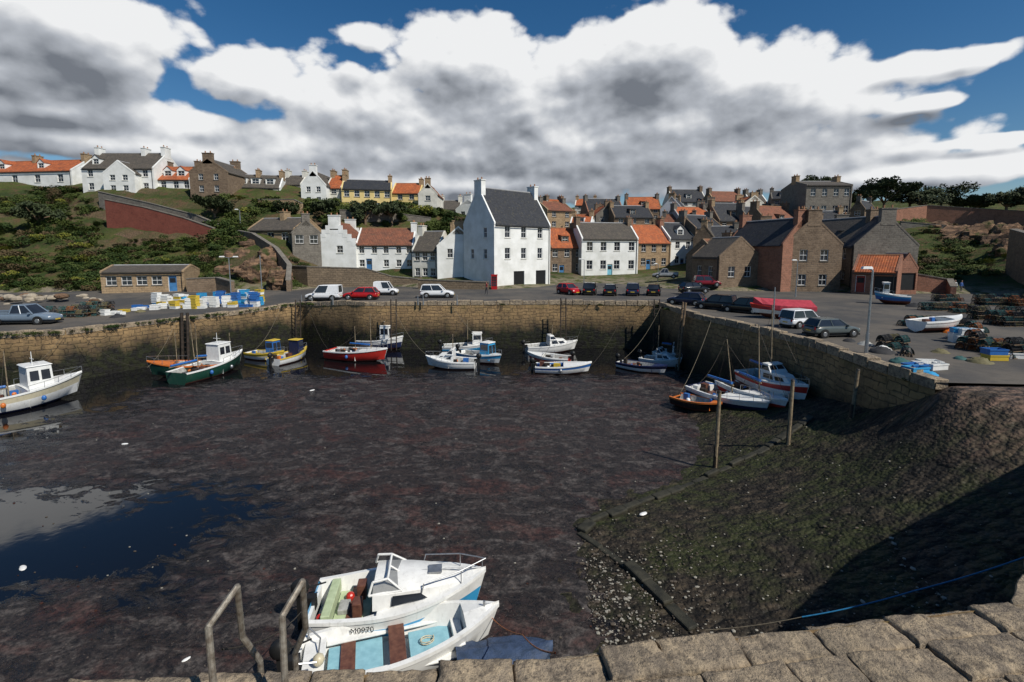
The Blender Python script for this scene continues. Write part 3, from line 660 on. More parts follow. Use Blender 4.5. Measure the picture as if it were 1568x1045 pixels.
# rock outcrops
t=NT('cliff_rock'); p=t.pos(); n1=t.noise(t.scalev(p,(.5,.5,2.2)),1.2,5,.65); n2=t.noise(p,3,5,.7)
c=t.mix(t.ramp(n1,.4,.6),(.27,.165,.10),(.11,.07,.048)); c=t.mix(t.ramp(n2,.5,.7,0,.8),c,(.035,.03,.022)); c=t.mix(t.ramp(t.noise(p,.6,4),.54,.66),c,(.05,.06,.02))
t.bump(t.math('ADD',n1,n2),1.0,.25); m_rock=t.out(c,.95,0,.2)
def rock(name,u,v,Yd,sx,sy,sz):
    q=at(u,v,Yd); mb=MB(); nu,nv=22,30
    mb.ball((0,0,0),1,0,nu,nv); V=[]
    sd=R.uniform(0,50)
    for x,y,z in mb.v:
        k=1+.30*mnoise.noise((x*1.6+sd,y*1.6,z*2.2))+.22*mnoise.noise((x*4+sd,y*4,z*5))+.10*mnoise.noise((x*9+sd,y*9,z*12))
        V.append((x*sx*k,y*sy*k,round(z*7)/7*.4*sz*k+z*.6*sz*k))
    mb.v=V; mb.obj(name,[m_rock],None,True,loc=q,rot=R.uniform(-.3,.3),sharp=30)
for a in [(368,404,70,2.4,2,2.0),(395,420,66,2.6,2,2.0),(412,405,68,2.0,2,2.2),(352,422,67,2.4,2,1.4),(385,380,73,2.6,2,1.4),(428,432,63,1.6,1.5,1.8)]: rock('rocky_outcrop',*a)
for a in [(1500,374,78,4.5,2.5,3.0),(1538,380,74,4,2.5,3.4),(1465,364,82,4,2.5,2.0),(1560,400,68,3.5,2,3),(1590,380,72,4,3,4),(1430,354,86,3.5,2,1.5)]: rock('sandstone_cliff',*a)
mb=MB()
for k in range(150):
    q=at(R.uniform(-40,150),R.uniform(449,466),R.uniform(51,57)); s=R.uniform(.15,.5); mb.ball((q.x,q.y,max(-.8,q.z-.3)),s,R.choice([0,0,1]),5,7,(R.uniform(.8,1.6),R.uniform(.8,1.3),R.uniform(.5,.8)))
mb.obj('foreshore_boulders',[M('pale_boulder',(.42,.36,.27),(.25,.21,.16),2,.9,0,.5),m_rock])
# ---------------- foliage
t=NT('foliage'); g=t.n.new('ShaderNodeNewGeometry'); oi=t.n.new('ShaderNodeObjectInfo')
c=t.mix(oi.outputs['Random'],(.020,.042,.008),(.080,.100,.020)); c=t.mix(t.ramp(g.outputs['Random Per Island'],0,1,0,.6),c,(.03,.05,.010))
m_leaf=t.out(c,.75,0,.25)
m_gorse=M('gorse_yellow_green',(.22,.21,.02),(.09,.11,.02),6,.8)
m_bleaf=M('bracken_brown',(.12,.075,.035),(.06,.05,.02),4,.85)
m_dleaf=M('dark_tree_foliage',(.022,.036,.012),(.045,.058,.018),1.2,.8)
def leafblob(mb,c,r,n,ls,m=0,flat=.8):
    for k in range(n):
        d=Vector((R.gauss(0,1),R.gauss(0,1),R.gauss(0,1))).normalized(); rr=r*R.uniform(.55,1.05)
        q=Vector(c)+Vector((d.x*rr,d.y*rr,d.z*rr*flat)); a=Vector((R.gauss(0,1),R.gauss(0,1),R.gauss(0,1))).normalized(); b=a.orthogonal().normalized(); s=ls*R.uniform(.6,1.4)
        mb.add([q-a*s,q+b*s*.5,q+a*s,q-b*s*.5],[(0,1,2,3)],m)
bushes=[]
for k in range(6):
    mb=MB()
    for j in range(6): leafblob(mb,(R.uniform(-.6,.6),R.uniform(-.6,.6),R.uniform(.1,.55)),R.uniform(.3,.5),75,.09)
    bushes.append(mb.mesh('shrub_foliage',[m_leaf if k<4 else (m_gorse if k==4 else m_bleaf)]))
def scatter(name,n,fn,smin,smax,gorse=.04,brown=.06,clump=True):
    e=root(name); k=0; tries=0
    while k<n and tries<n*10:
        tries+=1; x,y=fn(); z=float(hgt(x,y)[0])
        if z<.1 or any((x-a)**2+(y-b)**2<r*r for a,b,r in FOOT): continue
        if mnoise.noise((x*.11,y*.16,4))<-.2 and R.random()<.8: continue
        r_=R.random(); me=bushes[4] if r_<gorse else bushes[5] if r_<gorse+brown else bushes[R.randrange(4)]
        o=bpy.data.objects.new('shrub',me); s=R.uniform(smin,smax); o.location=(x,y,z-.1*s); o.scale=(s*R.uniform(.9,1.5),s,s*R.uniform(.6,1)); o.rotation_euler=(0,0,R.uniform(0,6.3)); link(o,e); k+=1
def reg(u0,u1,y0,y1):
    def f():
        y=R.uniform(y0,y1); return ((R.uniform(u0,u1)-CX)/F*y,y)
    return f
scatter('hillside_shrubs',640,reg(-120,160,60,90),.5,1.7,.05,.1)
scatter('hillside_shrubs',280,reg(150,345,60,75),.5,1.5,.03,.1)
scatter('hillside_shrubs',150,reg(330,480,72,86),.8,2.0,.02)
scatter('hillside_shrubs',230,reg(480,740,78,92),.8,2.2,.02)
scatter('clifftop_shrubs',360,reg(1370,1640,62,88),.6,1.6,.05,.12)
scatter('garden_shrubs',90,reg(840,1320,92,130),.9,2.2,.02)
scatter('grass_verge_tufts',60,reg(350,470,62,74),.4,1.0,.0)
e=root('quay_edge_weeds')
for k,pnt in enumerate(resample(EDGE,.5)):
    pr=.9 if pnt.x<-20 else .12
    if R.random()<pr:
        o=bpy.data.objects.new('weed_tuft',bushes[R.randrange(4)]); s=R.uniform(.18,.45); o.location=pnt+Vector((R.uniform(-.2,.2),R.uniform(-.25,.15),-.12 if pnt.x<-20 else -.3)); o.scale=(s*1.6,s,s*.8); o.rotation_euler=(0,0,R.uniform(0,6)); link(o,e)
def tree(u,v,Yd,h,w,kind=0):
    b=at(u,v,Yd); e=root('windswept_tree',b,R.uniform(0,6)); mb=MB(); tk=MB()
    tk.tube((0,0,-2),(0,0,h*.35),.28,.2,8); tops=[]
    for k in range(7):
        a=k*.9+R.uniform(-.3,.3); r=w*.5*R.uniform(.45,.95); q=Vector((math.cos(a)*r,math.sin(a)*r,h*R.uniform(.55,.9)))
        mid=Vector((q.x*.4,q.y*.4,h*.5)); tk.tube((0,0,h*.33),mid,.15,.1,6); tk.tube(mid,q,.1,.04,6); tops.append(q)
    for q in tops:
        for j in range(3): leafblob(mb,(q.x+R.uniform(-.8,.8),q.y+R.uniform(-.8,.8),q.z+R.uniform(-.5,.5)),w*R.uniform(.12,.2),110,.24,0,.7)
    leafblob(mb,(0,0,h*.85),w*.25,160,.24,0,.6)
    tk.obj('trunk_and_limbs',[m_wood],e,True); mb.obj('crown',[m_dleaf],e)
for a in [(1245,318,108,6.5,6),(1232,318,112,5,5),(1332,330,100,7.5,6.5),(1352,330,98,7,6),(1318,332,96,5,4.5),(1392,326,100,5.5,6),(1412,328,98,4.6,7),(1440,324,100,5.2,8),(1470,328,98,3.6,6),(1495,326,96,3.0,5),(1540,328,88,3.6,5),(1575,326,86,5,6),
          (445,345,84,4,4),(560,350,84,4.5,5),(330,342,80,4.5,5),(62,352,78,4,5),(600,345,84,4,4),(500,342,84,4,3.5)]: tree(*a)
# ---------------- vehicles
def car(name,u,v,rot,col,L=4.1,kind='hatch',sc=.84):
    q=Q(u,v) if not isinstance(v,tuple) else at(u,v[0],v[1])
    e=root(name,(q.x,q.y,q.z+.01),rot); e.scale=(sc,sc,sc)
    st=[(-.5,.62,.66,.74,.34),(-.485,.84,.88,.82,.26),(-.3,.9,.93,.87,.22),(.0,.9,.94,.88,.22),(.2,.89,.95,.87,.22),(.36,.82,.88,.85,.22),(.465,.68,.74,.8,.24),(.5,.5,.56,.7,.3)]
    if kind in('van','pickup'): st[0]=(-.5,.9,.94,.82,.34); st[1]=(-.49,.94,.98,.85,.26)
    mb=MB(); n=8
    for x,zs,zt,w,zb in st:
        mb.v+=[(x*L,-w*.9,zb),(x*L,-w,.5),(x*L,-w*.97,zs),(x*L,-w*.84,zt),(x*L,w*.84,zt),(x*L,w*.97,zs),(x*L,w,.5),(x*L,w*.9,zb)]
    for i in range(len(st)-1):
        for k in range(n):
            a=i*n+k; b=i*n+(k+1)%n; mb.f.append([a,a+n,b+n,b]); mb.m.append(0)
    mb.f.append(list(range(n))); mb.m.append(0); mb.f.append(list(range((len(st)-1)*n,len(st)*n))[::-1]); mb.m.append(0)
    mb.obj('body',[col],e,True,sub=2,sharp=180)
    c={'hatch':(-.47,.21,-.37,.03,1.46),'saloon':(-.38,.2,-.24,.04,1.42),'van':(-.49,.24,-.48,.07,1.8),'pickup':(-.12,.24,-.08,.1,1.62),'suv':(-.48,.22,-.43,.05,1.62)}[kind]
    x0,x1,X0,X1,zt=c; x0*=L;x1*=L;X0*=L;X1*=L; wb,wt,z0=.8,.62,.9
    if kind in('van','suv'): wt=.7
    B=[(x0,-wb,z0),(x1,-wb,z0),(x1,wb,z0),(x0,wb,z0)]; T=[(X0,-wt,zt),(X1,-wt,zt),(X1,wt,zt),(X0,wt,zt)]
    g=MB(); g.hexa(B,T,0)
    p=MB(); Tc=Vector(((X0+X1)/2,0,zt))
    T0=[tuple((Vector(a)-Tc)*1.02+Tc-Vector((0,0,.02))) for a in T]; p.hexa(T0,[((a[0]-Tc.x)*.93+Tc.x,a[1]*.9,zt+.05) for a in T],0)
    for a,b in zip(B,T): p.tube(a,b,.05,.045,6,0)
    for y in(-1,1):
        xm=(x0+x1)/2; Xm=(X0+X1)/2; p.tube((xm,y*wb,z0),(Xm,y*wt,zt),.045,.04,6,0)
        p.tube((x0,y*wb,z0+.02),(x1,y*wb,z0+.02),.035,.035,5,0)
        if kind=='van':
            a,b,c2,d=(B[0],B[1],T[1],T[0]) if y<0 else (B[2],B[3],T[3],T[2])
            if y<0: p.patch(a,b,c2,d,0,.5,0,1,0,.02)
            else: p.patch(a,b,c2,d,.5,1,0,1,0,.02)
        p.box(x1-.25,x1-.1,y*.95-.07,y*.95+.07,.92,1.05,0)
    g.obj('glazing',[m_glass],e,bevel=.04); p.obj('roof_and_pillars',[col],e,True)
    w=MB()
    for x in(-.31*L,.31*L):
        for y in(-1,1):
            w.tube((x,y*.80,.33),(x,y*.885,.33),.385,.385,18,0); w.tube((x,y*.7,.32),(x,y*.905,.32),.315,.315,18,0); w.tube((x,y*.9,.32),(x,y*.918,.32),.19,.17,12,1)
    w.box(-L/2+.03,L/2-.05,-.7,.7,.16,.3,0)
    w.obj('wheels',[m_tyre,m_metal],e,True)
    l=MB()
    for y in(-1,1):
        l.ball((L*.462,y*.6,.62),.13,0,5,8,(.6,1.2,.6)); l.ball((-L*.49,y*.66,.74),.12,1,5,8,(.4,.8,1.1))
    l.box(L*.498,L*.503,-.26,.26,.34,.44,2); l.box(-L*.503,-L*.498,-.26,.26,.5,.6,2); l.obj('lamps_and_plates',[m_lite,m_tail,P_y],e,True)
    if kind=='pickup':
        bd=MB(); bd.box(-L*.49,-L*.13,-.7,.7,.945,.97,1); bd.box(-L*.495,-L*.475,-.82,.82,.9,1.1,0)
        for y in(-.82,.76): bd.box(-L*.475,-L*.13,y,y+.06,.9,1.1,0)
        bd.obj('load_bed',[col,m_black],e)
    return e
pi=math.pi
car('pickup_truck',40,496,.12,C_sv,5.0,'pickup',.95)
car('white_van',496,460,pi+.03,C_wh,4.1,'van',.9); car('red_car',553,459,pi,C_red,4.2,'hatch',.86); car('white_van',592,(452,55),.05,C_wh,3.2,'van'); car('white_car',670,456,.05,C_wh,4.2,'suv',.86)
car('red_car',871,(451,56),-1.0,C_red,3.8); car('black_car',903,451,1.35,C_bk,4.1,'suv'); car('black_car',934,452,1.35,C_bk,4.1); car('black_car',969,452,1.3,C_bl,4.1,'suv'); car('dark_car',1001,452,1.25,C_bk,4.0)
car('silver_pickup_truck',1018,(426,72),pi-.2,M('car_silver',(.35,.36,.37),None,3,.3,.3),4.4,'pickup'); car('maroon_car',1082,(439,62),-.1,C_mr,4.0,'suv')
car('dark_blue_car',1050,467,2.5,C_bl,4.2,'hatch',.8); car('black_car',1096,474,2.4,C_bk,4.2,'suv',.78); car('dark_grey_car',1138,479,2.3,C_bk,4.3,'suv',.76)
car('white_car',1229,501,.28,C_wh,4.1,'suv',.72); car('grey_car',1272,515,.15,C_gy,4.2,'hatch',.72); car('dark_car',1062,(449,56),.2,C_bk,4.0)
# ---------------- boats
def frustum(mb,x0,x1,wb,z0,z1,fs,bs,wt,m=0,mw=1,win=((.08,.92,.45,.85),),fw=True,roofm=None,wf=None):
    wf=wb if wf is None else wf
    B=[(x0,-wb,z0),(x1,-wf,z0),(x1,wf,z0),(x0,wb,z0)]; T=[(x0+bs,-wb*wt,z1),(x1-fs,-wf*wt,z1),(x1-fs,wf*wt,z1),(x0+bs,wb*wt,z1)]
    mb.hexa(B,T,m)
    for s0,s1,t0,t1 in win:
        mb.patch(B[0],B[1],T[1],T[0],s0,s1,t0,t1,mw); mb.patch(B[2],B[3],T[3],T[2],1-s1,1-s0,t0,t1,mw)
    if fw:
        mb.patch(B[1],B[2],T[2],T[1],.06,.47,.4,.88,mw); mb.patch(B[1],B[2],T[2],T[1],.53,.94,.4,.88,mw)
    if roofm is not None:
        mb.hexa([(a[0]+(.08 if a[0]>(x0+x1)/2 else -.08),a[1]*1.08,z1+.003) for a in T],[(a[0],a[1],z1+.06) for a in T],roofm)
def boat(name,s,b,B=2.2,Fb=.75,hull=P_w,hull2=None,rail=None,inter=None,deck=.6,cab=None,cabm=None,outb=False,masts=(),clutter=0,fend=0,bot=None,ns=16,tilt=(0,0),z=WL,gunr=False):
    d=Vector((b.x-s.x,b.y-s.y)); L=d.length; e=root(name,(s.x,s.y,z),math.atan2(d.y,d.x),tilt)
    mats=[bot or P_af,hull,hull2 or hull,rail or P_w,inter or P_in,cabm or P_w,m_glass,P_o]
    mb=MB(); secs=[]
    for i in range(ns+1):
        t=i/ns; hb=B/2*(.80+.20*math.sin(pi*min(t/.5,1)/2))*(1-max(0,(t-.35)/.65)**2.4); sh=Fb*(.86+.5*t*t)
        zk=-.25+(.25+Fb*.5)*max(0,(t-.72)/.28)**2; xg=L*t; xk=L*(t*.9+.0); fz=.12
        def P(fr,yy,zz): return (xk+(xg-xk)*fr,yy,zz)
        bow=max(0,(t-.55)/.45)
        ring=[P(0,0,zk),P(.25,hb*(.66-.3*bow),zk*.4+.02+.15*bow*Fb),P(.4,hb*(.88-.22*bow),.16*Fb+.1*bow*Fb),P(.7,hb*(.95-.08*bow),.6*sh),P(.92,hb*.99,sh-.09),P(1,hb+.02,sh-.07),P(1,hb+.02,sh+.02),P(1,max(hb-.09,0),sh+.03)]
        ix=.06 if i==0 else 0
        ring+=[(xg+ix,max(hb-.11,0),sh-.03),((xk+xg)/2+ix,max(hb*.8-.12,0),fz+.3*Fb*bow),((xk+xg)/2+ix,0,fz+.3*Fb*bow)]
        secs.append(ring)
    nr=len(secs[0]); bm=[0,0,1,2,3,3,3,3,4,4]
    for sg in(1,-1):
        o=len(mb.v)
        for r in secs:
            for (x,y,zz) in r: mb.v.append((x,y*sg,zz))
        for i in range(ns):
            for k in range(nr-1):
                a=o+i*nr+k; f=[a,a+nr,a+nr+1,a+1]
                mb.f.append(f if sg<0 else f[::-1]); mb.m.append(bm[k])
    r0=secs[0]; tr=[(0,y,zz) for x,y,zz in r0[:7]]; trm=[(0,-y,zz) for x,y,zz in r0[1:7]][::-1]
    mb.add([(-.001,q[1],q[2]) for q in tr+trm],[tuple(range(len(tr+trm)))],1)
    hb0=r0[7][1]; sh0=r0[7][2]
    mb.box(.0,.08,-hb0,hb0,.3,sh0-.12,3)
    dk=[i for i in range(ns+1) if i/ns>=deck]
    for i in dk[:-1]:
        a=secs[i][7]; c=secs[i+1][7]; zc=.05
        mb.add([(a[0],a[1],a[2]-.005),(c[0],c[1],c[2]-.005),(c[0],0,c[2]+zc),(a[0],0,a[2]+zc)],[(0,1,2,3)][::1],3)
        mb.add([(a[0],-a[1],a[2]-.005),(a[0],0,a[2]+zc),(c[0],0,c[2]+zc),(c[0],-c[1],c[2]-.005)],[(0,1,2,3)],3)
    if dk and dk[0]<ns:
        a=secs[dk[0]][7]; mb.quad((a[0],-a[1],.12),(a[0],a[1],.12),(a[0],a[1],a[2]),(a[0],-a[1],a[2]),3)
    mb.obj('hull',mats,e,True,sharp=40)
    if cab:
        cb=MB()
        if cab=='wheelhouse':
            frustum(cb,L*.52,L*.74,B*.27,.3,Fb+1.35,.12,.02,.92,5,6,((.1,.45,.6,.88),(.55,.9,.6,.88)),True,3,B*.24)
            cb.tube((L*.6,0,Fb+1.4),(L*.6,0,Fb+2.2),.03,.02,5,3); cb.tube((L*.6,-.35,Fb+1.75),(L*.6,.35,Fb+1.75),.02,.02,5,3)
        elif cab=='fore':
            frustum(cb,L*.60,L*.8,B*.3,.3,Fb+1.1,.1,.0,.9,5,6,((.1,.9,.6,.9),),True,3,B*.24)
        elif cab=='cuddy':
            frustum(cb,L*.42,L*.86,B*.36,Fb*.85,Fb+.5,.75,.0,.8,5,6,((.12,.45,.35,.75),(.52,.82,.35,.72)),False,None,B*.16)
            frustum(cb,L*.42,L*.58,B*.33,Fb+.45,Fb+.85,.4,.05,.8,5,6,((.08,.92,.25,.85),),True,3,B*.29)
        cb.obj('cabin',mats,e,bevel=.02)
    x=MB()
    if gunr or masts or cab:
        for sg in(-1,1):
            pr=None
            for i in range(int(ns*.55),ns+1,2):
                a=secs[i][6]; q_=(a[0],a[1]*sg*.97,a[2]); qq=(q_[0],q_[1],q_[2]+.35); x.tube(q_,qq,.014,.014,4,1)
                if pr: x.tube(pr,qq,.014,.014,4,1)
                pr=qq
    if outb:
        x.ball((-.28,0,Fb*.86+.38),.2,0,7,10,(1.15,.85,1.15)); x.box(-.36,-.2,-.07,.07,-.25,Fb*.86+.3,0); x.box(-.2,.1,-.1,.1,Fb*.6,Fb*.86+.12,0); x.tube((-.36,0,-.1),(-.2,0,-.1),.12,.12,8,0)
        x.tube((-.1,0,Fb*.86+.35),(.35,.05,Fb*.86+.42),.025,.02,5,0)
    for (f,h,lean) in masts:
        x.tube((L*f,0,.2),(L*f+lean,0,h),.04,.025,8,9)
        for sg in(-1,1): x.tube((L*f+lean*.9,0,h*.93),(L*(f-.1),sg*B*.42,Fb),.008,.008,4,6)
        x.tube((L*f+lean*.9,0,h*.93),(L*.98,0,Fb*1.3),.008,.008,4,6)
        if h>3.5: x.tube((L*f,0,1.3),(L*(f-.38),0,1.35),.05,.04,6,9); x.tube((L*f-.1,0,1.42),(L*(f-.36),0,1.45),.09,.07,7,4)
    for k in range(clutter):
        cx=R.uniform(.1,.5)*L; cy=R.uniform(-.28,.28)*B; s=R.uniform(.10,.22); h=R.uniform(.05,.3); m=R.choice([0,2,3,4,5,6,6,7,8])
        x.hexa([(cx-s,cy-s*.7,.15),(cx+s,cy-s*.7,.15),(cx+s,cy+s*.7,.15),(cx-s,cy+s*.7,.15)],[(cx-s*1.1,cy-s*.8,.15+Fb*.5+h),(cx+s*1.1,cy-s*.8,.15+Fb*.5+h),(cx+s*1.1,cy+s*.8,.15+Fb*.5+h),(cx-s*1.1,cy+s*.8,.15+Fb*.5+h)],m)
        if k%2: x.ball((R.uniform(.1,.5)*L,R.uniform(-.3,.3)*B,Fb*.7),.14,R.choice([3,4,2]),5,8)
    for k in range(fend):
        f=.15+.6*(k+.5)/fend
        for sg in(-1,1): x.ball((L*f,sg*(B/2*.98+.08),Fb*.55),.13,R.choice([3,4,1]),6,8,(1,1,1.3))
    x.box(L*.2,L*.27,-B*.36,B*.36,Fb*.5,Fb*.5+.05,1 if cab else 8)
    x.obj('fittings',[m_black,m_metal,P_w,P_o,P_b,P_y,m_dwood,m_metal,P_tk,mp_],e,True,sharp=40)
    return e,L
def B_(name,u0,v0,u1,v1,z=WL,**k):
    s,b=gz(u0,v0,z+.45),gz(u1,v1,z+.45); return boat(name,s,b,z=z,**k)
B_('fishing_boat',-75,632,128,594,B=3.1,Fb=1.15,hull=P_w,hull2=P_cr,rail=P_w,deck=.5,cab='wheelhouse',cabm=P_w,masts=((.4,3.6,0),),clutter=9,fend=2,bot=P_n)
B_('fishing_boat',338,562,226,570,B=2.3,Fb=.95,hull=P_g,hull2=P_g,rail=P_o,deck=.6,cab=None,masts=((.35,4.6,.2),(.6,3.4,0)),clutter=9,fend=2)
B_('fishing_boat',270,580,372,552,B=2.4,Fb=1.0,hull=P_g,hull2=P_g,rail=P_w,deck=.5,cab='wheelhouse',cabm=P_w,masts=((.3,4.2,0),(.8,3,0)),clutter=7,fend=2)
B_('small_fishing_boat',384,540,436,545,B=1.9,Fb=.65,hull=P_w,hull2=P_y,rail=P_y,deck=.6,cab='fore',cabm=P_b,clutter=3)
B_('small_fishing_boat',418,552,470,538,B=1.9,Fb=.65,hull=P_w,hull2=P_w,rail=P_y,deck=.6,cab='fore',cabm=P_n,clutter=3,outb=True)
B_('red_fishing_boat',506,540,594,547,B=2.5,Fb=.9,hull=P_r,hull2=P_r,rail=P_w,deck=.55,cab=None,masts=((.72,4.2,0),(.45,3.0,0)),clutter=11,fend=1)
B_('fishing_boat',552,526,618,529,B=2.2,Fb=1.0,hull=P_n,hull2=P_w,rail=P_w,deck=.55,cab='wheelhouse',cabm=P_w,masts=((.4,4.4,0),),clutter=5)
B_('white_motor_boat',728,555,652,554,B=2.3,Fb=.7,hull=P_w,hull2=P_w,deck=.5,cab='cuddy',outb=True,clutter=2,masts=((.45,2.8,0),))
B_('blue_motor_boat',704,540,768,552,B=2.0,Fb=.7,hull=P_w,hull2=P_lb,rail=P_w,deck=.45,cab='fore',cabm=P_lb,outb=True,clutter=2)
B_('blue_motor_boat',678,531,754,530,B=2.0,Fb=.65,hull=P_lb,hull2=P_w,deck=.5,cab='fore',outb=True,masts=((.5,3.0,0),))
B_('white_motor_boat',806,533,884,530,B=2.1,Fb=.75,hull=P_w,hull2=P_w,deck=.5,cab='cuddy',outb=True,masts=((.5,2.6,0),))
B_('red_motor_boat',872,549,808,545,B=1.9,Fb=.6,hull=P_r,hull2=P_w,deck=.6,cab=None,clutter=3,outb=True)
B_('blue_motor_boat',820,561,906,563,B=2.0,Fb=.65,hull=P_w,hull2=P_b,rail=P_w,inter=P_b,deck=.5,cab=None,clutter=6,outb=True,fend=1)
B_('rowing_boat',950,553,1022,566,B=1.9,Fb=.55,hull=P_w,hull2=P_n,rail=P_n,deck=.75,clutter=4,outb=True)
B_('white_motor_boat',984,548,1044,557,B=2.0,Fb=.65,hull=P_w,hull2=P_w,deck=.5,cab='cuddy',outb=True,masts=((.4,3.4,0),))
B_('white_cabin_cruiser',1004,541,1076,550,B=2.3,Fb=.85,hull=P_w,hull2=P_w,deck=.4,cab='cuddy',masts=((.5,4.0,0),))
def grounded(name,u0,v0,u1,v1,zs,zb_,tl=0,**k):
    s=gz(u0,v0,zs+.45); b=gz(u1,v1,zb_+.45)
    return boat(name,s,b,z=zs,tilt=(tl,0),**k)
grounded('orange_dinghy',1034,604,1106,622,-4.35,-4.3,B=1.6,Fb=.5,hull=P_k,hull2=P_k,rail=P_o,deck=.8,inter=P_in,clutter=2)
grounded('sailing_boat',1066,592,1180,620,-4.2,-3.8,.06,B=2.2,Fb=.75,hull=P_n,hull2=P_w,rail=P_w,deck=.45,clutter=6,masts=((.55,4.0,-.5),),fend=1)
grounded('sailing_boat',1110,586,1206,616,-3.9,-3.5,-.05,B=1.9,Fb=.7,hull=P_r,hull2=P_w,rail=P_w,inter=P_tk,deck=.5,clutter=4,masts=((.6,4.6,-.7),))
grounded('white_sailing_boat',1142,572,1240,600,-3.3,-2.9,.05,B=1.9,Fb=.85,hull=P_w,hull2=P_r,rail=P_w,deck=.4,cab='cuddy',masts=((.45,5.2,0),),clutter=1)
def qb(name,u0,v0,u1,v1,**k):
    s=gz(u0,v0,.5); b=gz(u1,v1,.5); return boat(name,s,b,z=.28,**k)
e,L=qb('covered_boat',1240,478,1148,477,B=1.9,Fb=.6,hull=P_w,hull2=P_r,rail=P_r,deck=.1,clutter=0)
mb=MB()
P_pk=M('red_canvas',(.42,.04,.06),(.3,.025,.04),5,.7,0,.3)
for i in range(8):
    a=i/8*L*.95; c=(i+1)/8*L*.95; wa=1.0*(1-max(0,(i/8-.4)/.6)**2.4*.95); wc=1.0*(1-max(0,((i+1)/8-.4)/.6)**2.4*.95); za=.68+.2*(i/8)**2; zc=.68+.2*((i+1)/8)**2
    for sg in(-1,1): mb.quad((a,sg*wa,za),(c,sg*wc,zc),(c,0,zc+.42),(a,0,za+.42),0); mb.quad((a,sg*wa,za-.3),(c,sg*wc,zc-.3),(c,sg*wc,zc),(a,sg*wa,za),0)
mb.obj('canvas_cover',[P_pk],e)
qb('white_boat_ashore',1402,497,1472,494,B=1.6,Fb=.5,hull=P_w,hull2=P_w,deck=.6,clutter=2)
qb('blue_boat_ashore',1392,459,1338,457,B=1.8,Fb=.65,hull=P_b,hull2=P_lb,deck=.5,cab='fore',clutter=1)
# ------ near boats
s,b=gz(478,918,-3.85),gz(744,885,-3.7)
e,L=boat('cabin_motor_boat',s,b,B=2.0,Fb=.85,hull=P_lb,hull2=P_w,rail=P_w,inter=P_w,deck=.36,cab=None,ns=26,bot=P_b,outb=True)
cb=MB()
def loft(mb,secs,m=0):
    n=len(secs[0]); o=len(mb.v)
    for r in secs: mb.v+=r+[(x,-y,z) for x,y,z in r[::-1][1:]]
    N=2*n-1
    for i in range(len(secs)-1):
        for k in range(N-1):
            a=o+i*N+k; mb.f.append([a,a+1,a+N+1,a+N]); mb.m.append(m)
    mb.f.append([o+k for k in range(N)][::-1]); mb.m.append(m); mb.f.append([o+(len(secs)-1)*N+k for k in range(N)]); mb.m.append(m)
secs=[]
for t_ in [0,.12,.25,.4,.55,.7,.85,1]:
    x=L*(.36+.50*t_); w=.76*(1-.55*t_**1.8); h=.42*(1-t_**2.2)+.04; zb=.83+.22*t_*t_
    secs.append([(x,w,zb),(x,w*.9,zb+h*.75),(x,w*.72,zb+h),(x,0,zb+h+.05)])
loft(cb,secs,0)
for sg in(-1,1):
    q=[(L*.46,sg*.745,.92),(L*.66,sg*.655,1.0),(L*.62,sg*.63,1.13),(L*.47,sg*.70,1.16)]; q=[(a,b_+sg*.02,c_) for a,b_,c_ in q]
    cb.add(q,[(0,1,2,3)] if sg<0 else [(3,2,1,0)],1)
B0=[(L*.34,-.66,1.18),(L*.52,-.60,1.2),(L*.52,.60,1.2),(L*.34,.66,1.18)]; T0=[(L*.36,-.56,1.46),(L*.44,-.50,1.48),(L*.44,.50,1.48),(L*.36,.56,1.46)]
cb.quad(B0[0],B0[1],T0[1],T0[0],2); cb.quad(B0[1],B0[2],T0[2],T0[1],2); cb.quad(B0[2],B0[3],T0[3],T0[2],2)
for a,b_ in ((B0[0],T0[0]),(B0[1],T0[1]),(B0[2],T0[2]),(B0[3],T0[3]),(T0[0],T0[1]),(T0[1],T0[2]),(T0[2],T0[3]),(B0[0],B0[1]),(B0[1],B0[2]),(B0[2],B0[3])): cb.tube(a,b_,.03,.03,6,0)
cb.tube((L*.52,0,1.22),(L*.44,0,1.49),.025,.025,6,0)
t=NT('clear_windscreen'); t.b.inputs['Alpha'].default_value=.45; m_clr=t.out((.05,.06,.07),.05,0,.6)
cb.obj('cabin_top',[P_w,m_glass,m_clr],e,True,sharp=35)
it=MB()
it.box(L*.13,L*.33,-.62,.62,.3,.46,0); it.box(L*.08,L*.13,-.7,.7,.46,.78,0); it.box(L*.24,L*.29,-.5,-.18,.46,.86,1); it.box(L*.24,L*.29,.18,.5,.46,.86,1)
it.ball((L*.2,.25,.55),.12,2,6,9); it.ball((.3,-.5,.6),.10,2,6,8); it.box(L*.15,L*.21,-.3,.1,.46,.6,3)
it.obj('cockpit_seats',[P_grn,P_tk,P_r,P_in],e,bevel=.02)
ra=MB()
pts=[(L*.62,.62,.98),(L*.64,.6,1.32),(L*.85,.36,1.42),(L*1.0,0,1.46),(L*.85,-.36,1.42),(L*.64,-.6,1.32),(L*.62,-.62,.98)]
ra.path(pts,.016,6)
for x_,y_ in((.85,.36),(.85,-.36),(.98,.05)): ra.tube((L*x_,y_,1.0),(L*x_,y_,1.42),.013,.013,6)
ra.path([(L*.5,0,1.3),(L*.75,0,1.26),(L*.97,0,1.22)],.02,6); ra.box(L*.66,L*.74,-.16,.16,1.27,1.31,0)
ra.obj('bow_rail',[m_metal],e,True)
c=bpy.data.curves.new('registration_number','FONT'); c.body='M0970'; c.size=.2; c.extrude=.002; c.materials.append(m_black)
o=bpy.data.objects.new('registration_number',c); o.location=(L*.25,-1.01,.50); o.rotation_euler=(pi/2-.05,0,0); link(o,e)
s,b=gz(452,1012,-3.95),gz(764,934,-3.8)
